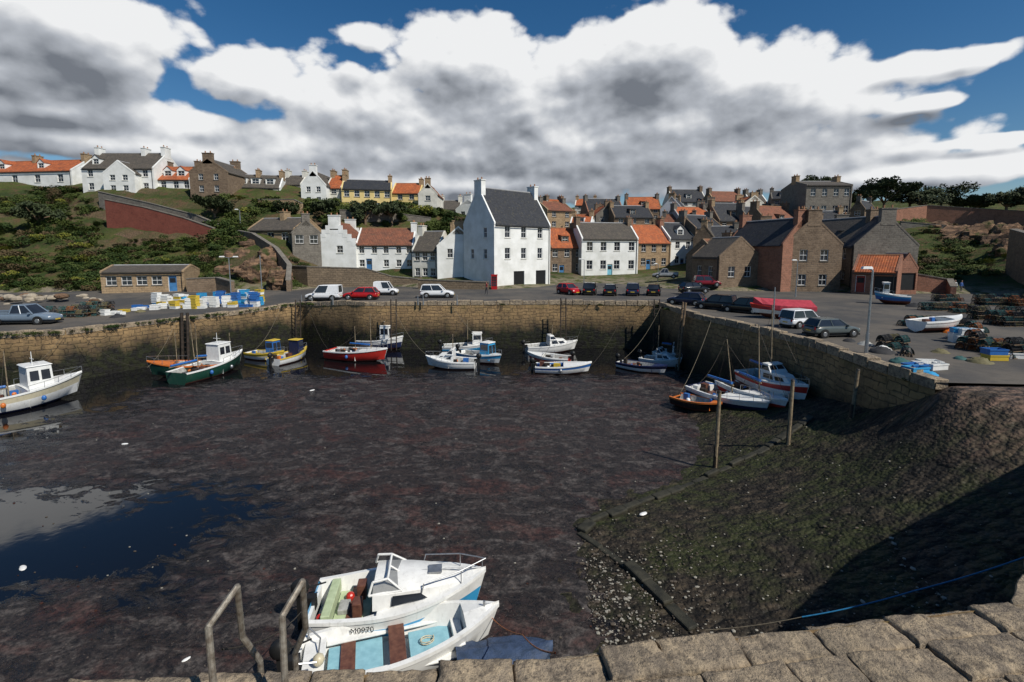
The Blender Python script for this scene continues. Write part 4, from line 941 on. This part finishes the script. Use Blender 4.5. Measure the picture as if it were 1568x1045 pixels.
e,L=boat('open_motor_dinghy',s,b,B=1.75,Fb=.7,hull=P_w,hull2=P_w,rail=P_w,inter=P_w,deck=.8,ns=26,bot=P_w,outb=True,z=WL+.02)
it=MB()
it.box(L*.14,L*.40,-.5,.5,.3,.34,0); it.box(L*.53,L*.74,-.45,.45,.3,.34,0)
it.box(L*.43,L*.51,-.74,.74,.5,.55,1); it.box(L*.44,L*.50,-.7,-.66,.14,.5,2); it.box(L*.44,L*.50,.66,.70,.14,.5,2)
it.box(L*.03,L*.13,-.7,.7,.48,.53,2)
for sg in(-1,1): it.box(L*.13,L*.76,sg*.6-.13,sg*.6+.13,.40,.44,2)
it.box(L*.75,L*.8,-.48,.48,.14,.5,2)
it.obj('thwarts_and_floor',[P_lbi,P_tk,P_w],e,bevel=.012)
ra=MB(); ra.path([(.1,-.72,.75),(.12,-.6,1.05),(.5,-.55,.95)],.02,6); ra.path([(.2,.6,.6),(.25,.5,.95),(.5,.3,.8),(.45,.1,.5)],.018,6); ra.ball((.5,-.2,.7),.13,1,6,9); ra.tube((L*.92,0,.95),(L*.92,0,1.1),.03,.03,8)
for k in range(26): a=k*.5; ra.tube((L*.62+.16*math.cos(a),.12*math.sin(a),.36+.004*k),(L*.62+.16*math.cos(a+.5),.12*math.sin(a+.5),.364+.004*k),.012,.012,5,1)
ra.obj('fittings_and_tank',[m_metal,P_cr],e,True)
s,b=gz(700,1022,-4.1),gz(846,998,-4.1)
e,L=boat('covered_dinghy',s,b,B=1.3,Fb=.45,hull=P_lb,hull2=P_tarp,rail=P_tarp,deck=.95,ns=14)
mb=MB(); n=16
for i in range(n+1):
    for j in range(13):
        t_=i/n; yy=(j/12-.5)*2; w=.68*(1-max(0,(t_-.35)/.65)**2.4*.93)
        mb.v.append((L*t_,yy*w,.45+.2*t_*t_+.22*(1-yy*yy)*(1-.4*t_)+.07*mnoise.noise((t_*9,yy*4,1))+.04*mnoise.noise((t_*22,yy*5,5))))
for i in range(n):
    for j in range(12): a=i*13+j; mb.f.append([a,a+13,a+14,a+1]); mb.m.append(0)
mb.obj('tarpaulin_cover',[P_tarp],e,True,sharp=180)
# ---------------- ladder rails on the pier
mb=MB()
mb.path([at(330,1085,4.6),at(319,960,4.75),at(363,899,5.05),at(371,975,5.3),at(398,1012,5.4),at(404,1080,5.4)],.036,10)
mb.path([at(438,1085,4.6),at(432,944,4.75),at(463,891,5.05),at(468,962,5.3),at(452,1000,5.4),at(456,1080,5.4)],.036,10)
mb.obj('ladder_handrails',[m_rail],None,True)
# ---------------- ropes
def rope(name,pts,r,mat,sag=.5):
    c=bpy.data.curves.new(name,'CURVE'); c.dimensions='3D'; c.bevel_depth=r; c.bevel_resolution=1; c.materials.append(mat)
    s=c.splines.new('POLY'); N=[]
    for a,b in zip(pts[:-1],pts[1:]):
        for k in range(14):
            f=k/14; q=a.lerp(b,f); q.z-=sag*4*f*(1-f); N.append(q)
    N.append(pts[-1]); s.points.add(len(N)-1)
    for i,q in enumerate(N): s.points[i].co=(*q,1)
    link(bpy.data.objects.new(name,c))
m_rb=M('blue_rope',(.02,.20,.42),None,20,.7); m_rw=M('old_rope',(.2,.17,.12),None,20,.8); m_ro=M('orange_rope',(.5,.16,.05),None,20,.7); m_rd=M('dark_rope',(.05,.04,.03),None,20,.8)
rope('blue_mooring_rope',[at(1600,842,9.0),at(1400,905,9.3),at(1228,945,9.8)],.014,m_rb,.05)
rope('blue_mooring_rope',[at(1228,945,9.8),at(1080,965,10.3)],.008,m_rw,.05)
rope('orange_mooring_rope',[at(752,945,11),at(800,972,9),at(850,1000,6)],.012,m_ro,.1)
rope('mooring_rope',[at(340,995,5.5),at(470,925,11.2)],.012,m_rd,.25)
for u0,v0,u1,v1,zz in [(120,508,230,562,-3.6),(270,490,226,563,-3.6),(300,486,390,536,-4),(430,470,390,536,-4),(470,466,505,538,-3.8),(590,466,505,538,-3.8),(600,466,660,548,-4),(720,466,656,550,-4),(690,466,760,545,-4),(790,466,700,530,-4),(790,466,815,530,-4),(900,466,880,528,-4),(870,466,822,560,-4),(960,466,905,560,-4),(1012,470,955,550,-4),(1040,478,1000,540,-4),(1090,488,1040,605,-4),(1110,492,1072,548,-4),(1130,497,1160,572,-3),(1180,510,1178,612,-3.3),(1215,520,1240,596,-2.4),(1240,525,1205,612,-3),(100,508,20,570,-3.5),(1120,495,1066,590,-3.7),(1140,500,1110,590,-3.5)]:
    a=Q(u0,v0) if u0<470 else gz(u0,v0,0)
    rope('mooring_rope',[a,gz(u1,v1,zz)],.013,R.choice([m_rw,m_rd,m_rd,m_rw]),R.uniform(.3,.8))
def wtimber(name,u,v,h,w=.12):
    q=Q(u,v); mb=MB()
    for k in(0,1): mb.tube(q+Vector((k*.5,-.35,.5)),q+Vector((k*.5,-.75,-h)),w,w*.9,8)
    for k in range(10): mb.tube(q+Vector((0,-.4-.03*k,-k*.42)),q+Vector((.5,-.4-.03*k,-k*.42)),.03,.03,6)
    mb.obj(name,[m_dwood],None,True)
for u,v in [(283,487),(455,466),(600,466),(858,464),(1000,466)]: wtimber('quay_ladder',u,v,4.3,.06 if u!=283 else .13)
mb=MB(); q=gz(1056,481)
for k in(0,1): mb.tube(q+Vector((-.35,k*.6,.9)),q+Vector((-.75,k*.6,-4.8)),.09,.09,8)
for k in range(12): mb.tube(q+Vector((-.4-.03*k,0,.4-k*.42)),q+Vector((-.4-.03*k,.6,.4-k*.42)),.035,.035,6)
mb.obj('quay_ladder',[m_wood],None,True)
# ---------------- lamps / poles
def lamp(name,ub,vb,vt,arm=.8,r=.06,Yd=None,double=False):
    b=Q(ub,vb) if Yd is None else at(ub,vb,Yd); h=at(ub,vt,b.y).z-b.z; e=root(name,b); mb=MB()
    mb.tube((0,0,-.2),(0,0,min(1.0,h*.5)),r*1.5,r*1.3,10,0); mb.tube((0,0,min(1.0,h*.5)),(0,0,h),r,r*.7,10,0)
    for sg in((-1,1) if double else (-1,)):
        if arm: mb.tube((0,0,h-.02),(sg*arm,0,h+.12),.035,.03,6,0); mb.hexa([(sg*arm-.25,-.1,h+.06),(sg*arm+.25,-.1,h+.06),(sg*arm+.25,.1,h+.06),(sg*arm-.25,.1,h+.06)],[(sg*arm-.2,-.07,h+.18),(sg*arm+.2,-.07,h+.18),(sg*arm+.2,.07,h+.18),(sg*arm-.2,.07,h+.18)],1)
    mb.obj('post_and_lantern',[m_metal,P_w],e,True)
lamp('street_lamp',355,468,395,.7,.06,None,True); lamp('street_lamp',402,461,391,0); lamp('street_lamp',1326,541,414,.3,.06); lamp('flag_pole',1183,503,440,0,.05)
lamp('street_lamp',894,441,398,.5,.05); lamp('street_lamp',368,340,322,.5,.05,78); lamp('street_lamp',1007,436,405,.4,.05); lamp('street_lamp',1218,455,400,.4,.05)
for u in (462,478,510,640,648,700): lamp('mooring_bollard_post',u,464,452,0,.05)
q=at(757,436,63.5); e=root('telephone_box',(q.x,q.y,0)); e.scale=(.85,.85,.85); mb=MB(); mb.box(-.45,.45,-.45,.45,0,2.1,0); mb.box(-.5,.5,-.5,.5,2.1,2.3,0)
for k in range(3):
    for j in range(4): mb.box(-.36+k*.25,-.14+k*.25,-.46,-.455,.5+j*.38,.83+j*.38,1)
mb.obj('kiosk',[C_red,m_glass],e,bevel=.03)
# ---------------- fish boxes
fb=MB()
for (x0,x1,y0,y1,z0,z1) in [(-.4,.4,-.25,.25,0,.03),(-.4,.4,-.25,-.22,.03,.26),(-.4,.4,.22,.25,.03,.26),(-.4,-.37,-.22,.22,.03,.26),(.37,.4,-.22,.22,.03,.26),(-.42,.42,-.27,-.255,.2,.26),(-.42,.42,.255,.27,.2,.26)]: fb.box(x0,x1,y0,y1,z0,z1)
fbm=[fb.mesh('fish_box_mesh',[m]) for m in (P_w,P_b,P_y,P_w,P_lb,P_w)]
def boxes(u0,u1,v0,v1,n,hmax,w=None):
    e=root('fish_box_stack',Q((u0+u1)/2,(v0+v1)/2))
    for k in range(n):
        q=Q(R.uniform(u0,u1),R.uniform(v0,v1)); m=R.choice(fbm if w is None else [fbm[i] for i in w]); a=R.uniform(-.35,.35)
        for j in range(R.randint(1,hmax)):
            o=bpy.data.objects.new('fish_box',m if R.random()<.8 else R.choice(fbm)); o.location=(q.x-e.location.x+R.uniform(-.04,.04),q.y-e.location.y,q.z-e.location.z+.27*j+.01); o.rotation_euler=(0,0,a+R.uniform(-.12,.12)); link(o,e)
boxes(240,310,466,474,30,5,(0,0,3,2)); boxes(310,398,461,471,46,5,(0,1,1,2,4,3)); boxes(205,240,471,476,6,2,(1,1,0)); boxes(150,190,478,484,5,2,(2,0,4)); boxes(1395,1440,550,575,5,1,(4,0,1)); boxes(1460,1500,520,535,6,3,(0,0,3)); boxes(1340,1400,440,452,5,2,(0,4)); boxes(1500,1560,540,552,3,2,(2,0,3))
def creel(mat,netm):
    g=MB(); nu,nv=9,8; vs=[]
    for i in range(nu+1):
        for j in range(nv+1):
            a=pi*j/nv; vs.append((-.35+.7*i/nu,-.24*math.cos(a),.02+.36*math.sin(a)))
    g.v=vs
    for i in range(nu):
        for j in range(nv): k=i*(nv+1)+j; g.f.append([k,k+nv+1,k+nv+2,k+1]); g.m.append(0)
    net=bpy.data.objects.new('tmp',g.mesh('net',[netm])); COL.objects.link(net); md=net.modifiers.new('w','WIREFRAME'); md.thickness=.035; md.use_even_offset=False
    dg=bpy.context.evaluated_depsgraph_get(); me=bpy.data.meshes.new_from_object(net.evaluated_get(dg)); bpy.data.objects.remove(net)
    vs=[tuple(v.co) for v in me.vertices]; fs=[tuple(p.vertices) for p in me.polygons]
    f=MB(); f.add(vs,fs,1)
    for x in(-.35,0,.35):
        pts=[(x,-.24*math.cos(pi*j/8),.02+.37*math.sin(pi*j/8)) for j in range(9)]
        for a,b in zip(pts[:-1],pts[1:]): f.tube(a,b,.024,.024,5,0)
    for y in(-.24,-.08,.08,.24): f.box(-.37,.37,y-.035,y+.035,0,.03,2)
    f.ball((0,0,.14),.1,1,4,6)
    return f.mesh('lobster_creel_mesh',[mat,netm,m_wood])
m_net1=M('teal_net',(.035,.11,.105),None,9,.8); m_net2=M('black_net',(.03,.03,.032),None,9,.8); m_net3=M('olive_net',(.16,.14,.07),None,9,.8); m_net4=M('orange_net',(.30,.11,.04),None,9,.8)
cre=[creel(m_black,m_net1),creel(m_black,m_net2),creel(m_net2,m_net3),creel(m_black,m_net1),creel(m_black,m_net4)]
def creels(u,v,nx_,ny_,nz_,rot):
    q=Q(u,v); e=root('lobster_creel_stack',q,rot); e.scale=(.9,.9,.9)
    for i in range(nx_):
        for j in range(ny_):
            for k in range(R.randint(max(1,nz_-1),nz_)):
                o=bpy.data.objects.new('lobster_creel',R.choice(cre)); o.location=(i*.76+R.uniform(-.05,.05),j*.53+R.uniform(-.05,.05),k*.35); o.rotation_euler=(R.uniform(-.08,.08),0,R.uniform(-.15,.15)); link(o,e)
for a in [(60,487,6,2,3,.1),(100,484,5,2,3,.0),(6,492,2,2,2,.2),(130,478,4,2,3,0),(1395,500,3,2,2,.3),(1432,505,4,2,2,.1),(1480,522,3,2,3,.4),(1510,540,2,3,3,.3),(1548,548,3,2,3,.2),(1500,490,5,2,3,0),(1540,500,5,3,3,.1),(1420,476,5,2,2,0),(1510,468,6,3,3,0),(1560,470,5,2,3,0),(1368,535,2,2,2,.4),(1388,545,2,1,1,.9),(1440,462,4,2,2,.1),(1470,480,3,2,2,.1)]: creels(*a)
def heap(name,u,v,r,m):
    q=Q(u,v); mb=MB()
    for i in range(9):
        for j in range(16):
            a=2*pi*j/16; rr=r*(i/8); mb.v.append((rr*math.cos(a)*(1+.2*mnoise.noise((a,i,u))),rr*math.sin(a),.5*r*(1-(i/8)**2)+.2*r*mnoise.noise((math.cos(a)*3,i*.8,u))-.02))
    for i in range(8):
        for j in range(16): mb.f.append([i*16+j,(i+1)*16+j,(i+1)*16+(j+1)%16,i*16+(j+1)%16]); mb.m.append(0)
    mb.obj(name,[m],None,True,loc=q,sharp=180)
for u,v,r,m in [(1350,540,.6,m_net2),(1378,555,.45,m_net1),(1410,560,.4,P_in),(1425,574,.3,P_lb),(1300,523,.35,m_net2),(1325,528,.4,P_in),(1352,535,.4,P_w),(1455,510,.5,P_o),(1400,470,.7,m_net2),(215,478,.5,m_net3),(1500,555,.5,m_net3),(180,486,.6,m_net2),(1440,540,.4,m_net3),(1470,550,.3,m_net1)]: heap('net_heap',u,v,r,m)
# ---------------- people
def person(name,q,rot,shirt,trou,h=1.72,stride=.12,bendarm=.1):
    e=root(name,q,rot); e.scale=(h/1.72*.88,)*3
    V=[];E=[];Rr=[]
    def v(p,r,par=None):
        V.append(p);Rr.append(r)
        if par is not None:E.append((par,len(V)-1))
        return len(V)-1
    pel=v((0,0,.95),.125); wa=v((0,0,1.12),.115,pel); ch=v((0,0,1.32),.135,wa); nk=v((0,0,1.47),.055,ch); hd=v((0,.01,1.53),.06,nk)
    for sg in(-1,1):
        hp=v((sg*.09,0,.88),.085,pel); kn=v((sg*.1,sg*stride*.6+.02,.48),.058,hp); an=v((sg*.1,sg*stride,.08),.04,kn); v((sg*.11,sg*stride+.16,.035),.03,an)
        sh=v((sg*.18,0,1.40),.055,ch); el=v((sg*.23,-sg*bendarm*.3-.02,1.13),.042,sh); wr=v((sg*.24,-sg*bendarm+.06,.90),.027,el); pa=v((sg*.24,-sg*bendarm+.09,.83),.026,wr)
        for f in range(4):
            a=v((sg*.24,-sg*bendarm+.06+f*.02,.78),.009,pa); v((sg*.235,-sg*bendarm+.065+f*.02,.73+.008*abs(f-1)),.008,a)
        v((sg*.215,-sg*bendarm+.12,.80),.009,pa)
    me=bpy.data.meshes.new('body'); me.from_pydata(V,E,[]); o=bpy.data.objects.new('body',me); link(o,e)
    t=NT('clothes'); tc=t.n.new('ShaderNodeTexCoord'); z=t.sep(tc.outputs['Object'])[2]
    c=t.mix(t.math('GREATER_THAN',z,.98),trou,shirt); c=t.mix(t.math('GREATER_THAN',z,1.46),c,(.45,.27,.2)); c=t.mix(t.math('LESS_THAN',z,.07),c,(.03,.025,.02)); me.materials.append(t.out(c,.8))
    o.modifiers.new('skin','SKIN')
    for i,r in enumerate(Rr): me.skin_vertices[0].data[i].radius=(r,r*(.8 if i in(0,1,2) else 1))
    me.skin_vertices[0].data[0].use_root=True
    sb=o.modifiers.new('s','SUBSURF'); sb.levels=1; sb.render_levels=1
    hm=MB(); hm.ball((0,.02,1.63),.1,0,10,14,(.8,.95,1.2)); hm.ball((0,.118,1.62),.018,0,4,6,(.8,1,1.4)); hm.ball((-.083,.02,1.62),.022,0,4,6,(.4,.8,1.2)); hm.ball((.083,.02,1.62),.022,0,4,6,(.4,.8,1.2))
    hm.ball((0,-.005,1.665),.104,1,10,14,(.84,.92,.98)); hm.ball((-.032,.108,1.645),.010,2,4,6); hm.ball((.032,.108,1.645),.010,2,4,6); hm.ball((0,.108,1.575),.016,3,4,6,(1.3,.4,.4))
    hm.obj('head',[M('skin',(.45,.27,.2),None,5,.6),M('hair',(.06,.04,.025),None,5,.8),m_black,M('lips',(.35,.12,.1),None,5,.6)],e,True)
for u,v,rt,s_,t_,h_ in [(1461,449,2.8,(.65,.66,.66),(.03,.04,.09),1.75),(1471,449,3.3,(.05,.12,.35),(.05,.05,.06),1.68),(1127,440,2.5,(.35,.03,.03),(.03,.03,.05),1.7),(1134,440,3.4,(.5,.32,.1),(.04,.04,.05),1.6),(1452,447,1.5,(.5,.06,.06),(.04,.05,.1),1.7),(745,451,2.0,(.3,.04,.04),(.03,.03,.04),1.7)]:
    person('pedestrian',gz(u,v),rt,s_,t_,h_)
# ---------------- sky with cumulus
w=bpy.data.worlds.new('World'); SC.world=w; w.use_nodes=True; nt=w.node_tree; N=nt.nodes; Lk=nt.links
for n in list(N): N.remove(n)
EL=math.radians(47); AZ=math.radians(130)
blobs=[(90,40,225,95),(10,120,130,60),(385,128,100,50),(60,165,180,36),(310,195,165,36),(170,222,230,36),(560,165,130,66),(700,100,135,62),(640,190,230,60),(790,175,90,60),(1000,85,160,74),(1120,140,175,76),(1040,190,250,62),(1250,150,130,46),(1370,110,130,24),(1470,90,60,13),(480,235,280,52),(850,235,320,66),(1150,250,260,50),(1380,268,220,24),(562,58,50,24),(120,278,330,34),(1410,160,50,12),(700,285,420,34),(1520,215,80,10)]
def mkgroup(name,fine):
    g=bpy.data.node_groups.new(name,'ShaderNodeTree'); g.interface.new_socket('V',in_out='INPUT',socket_type='NodeSocketVector'); g.interface.new_socket('D',in_out='OUTPUT',socket_type='NodeSocketFloat')
    gn,gl=g.nodes,g.links; gi=gn.new('NodeGroupInput'); go=gn.new('NodeGroupOutput')
    def gm(op,a,b=0.0):
        x=gn.new('ShaderNodeMath'); x.operation=op
        for i,k in enumerate((a,b)):
            if isinstance(k,(int,float)): x.inputs[i].default_value=k
            else: gl.new(k,x.inputs[i])
        return x.outputs[0]
    cur=None
    for (u,v,ru,rv) in blobs:
        r=ray(u,v); l=r.length; c=r/l; sx=F*l/ru*.86; sz=F*l/rv*.86
        a=gn.new('ShaderNodeVectorMath'); a.operation='MULTIPLY_ADD'; gl.new(gi.outputs[0],a.inputs[0]); a.inputs[1].default_value=(sx,sx,sz); a.inputs[2].default_value=(-c.x*sx,-c.y*sx,-c.z*sz)
        d=gn.new('ShaderNodeVectorMath'); d.operation='LENGTH'; gl.new(a.outputs[0],d.inputs[0]); m=d.outputs['Value']
        if cur is None: cur=m
        else:
            x=gn.new('ShaderNodeMath'); x.operation='SMOOTH_MIN'; gl.new(cur,x.inputs[0]); gl.new(m,x.inputs[1]); x.inputs[2].default_value=.3; cur=x.outputs[0]
    cur=gm('MAXIMUM',gm('SUBTRACT',1.0,cur),-.5)
    mp=gn.new('ShaderNodeVectorMath'); mp.operation='MULTIPLY'; gl.new(gi.outputs[0],mp.inputs[0]); mp.inputs[1].default_value=(1,1,1.5)
    def gnz(sc,det,ro,ds=0):
        x=gn.new('ShaderNodeTexNoise'); x.inputs['Scale'].default_value=sc; x.inputs['Detail'].default_value=det; x.inputs['Roughness'].default_value=ro; x.inputs['Distortion'].default_value=ds; gl.new(mp.outputs[0],x.inputs['Vector']); return x.outputs['Fac']
    n1=gnz(4.6,7 if fine else 2,.56 if fine else .45,.1)
    dn=gm('ADD',gm('MULTIPLY',cur,.95),gm('MULTIPLY',gm('SUBTRACT',n1,.46),1.35 if fine else 1.15))
    if fine:
        vor=gn.new('ShaderNodeTexVoronoi'); vor.inputs['Scale'].default_value=11; vor.feature='F1'; vor.inputs['Detail'].default_value=2; vor.inputs['Roughness'].default_value=.6; gl.new(mp.outputs[0],vor.inputs['Vector'])
        dn=gm('ADD',dn,gm('MULTIPLY',gm('SUBTRACT',.45,vor.outputs['Distance']),.34))
    gl.new(dn,go.inputs[0]); return g
gf=mkgroup('cloud_density_fine',True); gs=mkgroup('cloud_density_soft',False)
tc=N.new('ShaderNodeTexCoord')
def dens(off,g):
    a=N.new('ShaderNodeVectorMath'); a.operation='ADD'; a.inputs[1].default_value=off; Lk.new(tc.outputs['Generated'],a.inputs[0]); q=N.new('ShaderNodeGroup'); q.node_tree=g; Lk.new(a.outputs[0],q.inputs[0]); return q.outputs[0]
def wm(op,a,b=0.0,cl=False):
    x=N.new('ShaderNodeMath'); x.operation=op; x.use_clamp=cl
    for i,k in enumerate((a,b)):
        if isinstance(k,(int,float)): x.inputs[i].default_value=k
        else: Lk.new(k,x.inputs[i])
    return x.outputs[0]
d0=dens((0,0,0),gf); d1=dens((.012,0,.018),gf); d2=dens((.02,0,.075),gs)
al=N.new('ShaderNodeMapRange'); al.interpolation_type='SMOOTHSTEP'; al.inputs['From Min'].default_value=-.01; al.inputs['From Max'].default_value=.17; Lk.new(d0,al.inputs['Value'])
sh=wm('SUBTRACT',1.04,wm('MULTIPLY',wm('MAXIMUM',d2,0.0),.92)); sh=wm('ADD',sh,wm('MULTIPLY',wm('SUBTRACT',d0,d1),1.0),True)
cr=N.new('ShaderNodeValToRGB'); E_=cr.color_ramp.elements; E_[0].position=.0; E_[0].color=(.19,.21,.245,1); E_[1].position=.95; E_[1].color=(.95,.96,.97,1); x=cr.color_ramp.elements.new(.5); x.color=(.50,.53,.58,1); Lk.new(sh,cr.inputs[0])
sky=N.new('ShaderNodeTexSky'); sky.sky_type='NISHITA'; sky.sun_disc=False; sky.sun_elevation=EL; sky.sun_rotation=AZ; sky.air_density=1.0; sky.dust_density=.2; sky.ozone_density=3.0
hs=N.new('ShaderNodeHueSaturation'); hs.inputs['Saturation'].default_value=1.32; Lk.new(sky.outputs[0],hs.inputs['Color'])
b1=N.new('ShaderNodeBackground'); b1.inputs[1].default_value=.074; Lk.new(hs.outputs[0],b1.inputs[0]); b2=N.new('ShaderNodeBackground'); b2.inputs[1].default_value=.90; Lk.new(cr.outputs[0],b2.inputs[0])
mx=N.new('ShaderNodeMixShader'); Lk.new(al.outputs[0],mx.inputs[0]); Lk.new(b1.outputs[0],mx.inputs[1]); Lk.new(b2.outputs[0],mx.inputs[2]); wo=N.new('ShaderNodeOutputWorld'); Lk.new(mx.outputs[0],wo.inputs[0])
try: w.cycles.sampling_method='MANUAL'; w.cycles.sample_map_resolution=512
except Exception: pass
sd=Vector((math.sin(AZ)*math.cos(EL),math.cos(AZ)*math.cos(EL),math.sin(EL)))
ld=bpy.data.lights.new('sun','SUN'); ld.energy=4.6; ld.angle=math.radians(.5); ld.color=(1,.95,.86); lo=bpy.data.objects.new('sun',ld); lo.rotation_euler=sd.to_track_quat('Z','Y').to_euler(); link(lo)
# ---------------- camera
cd=bpy.data.cameras.new('camera'); cd.sensor_width=36; cd.lens=36*F/1568; cd.shift_y=-(1045/2-CY)/1568; cd.clip_end=6000; cd.clip_start=.1
co=bpy.data.objects.new('camera',cd); co.location=(0,0,HC); co.rotation_euler=(math.pi/2-PT,0,0); link(co); SC.camera=co
SC.view_settings.view_transform='Standard'; SC.view_settings.look='None'; SC.view_settings.exposure=0
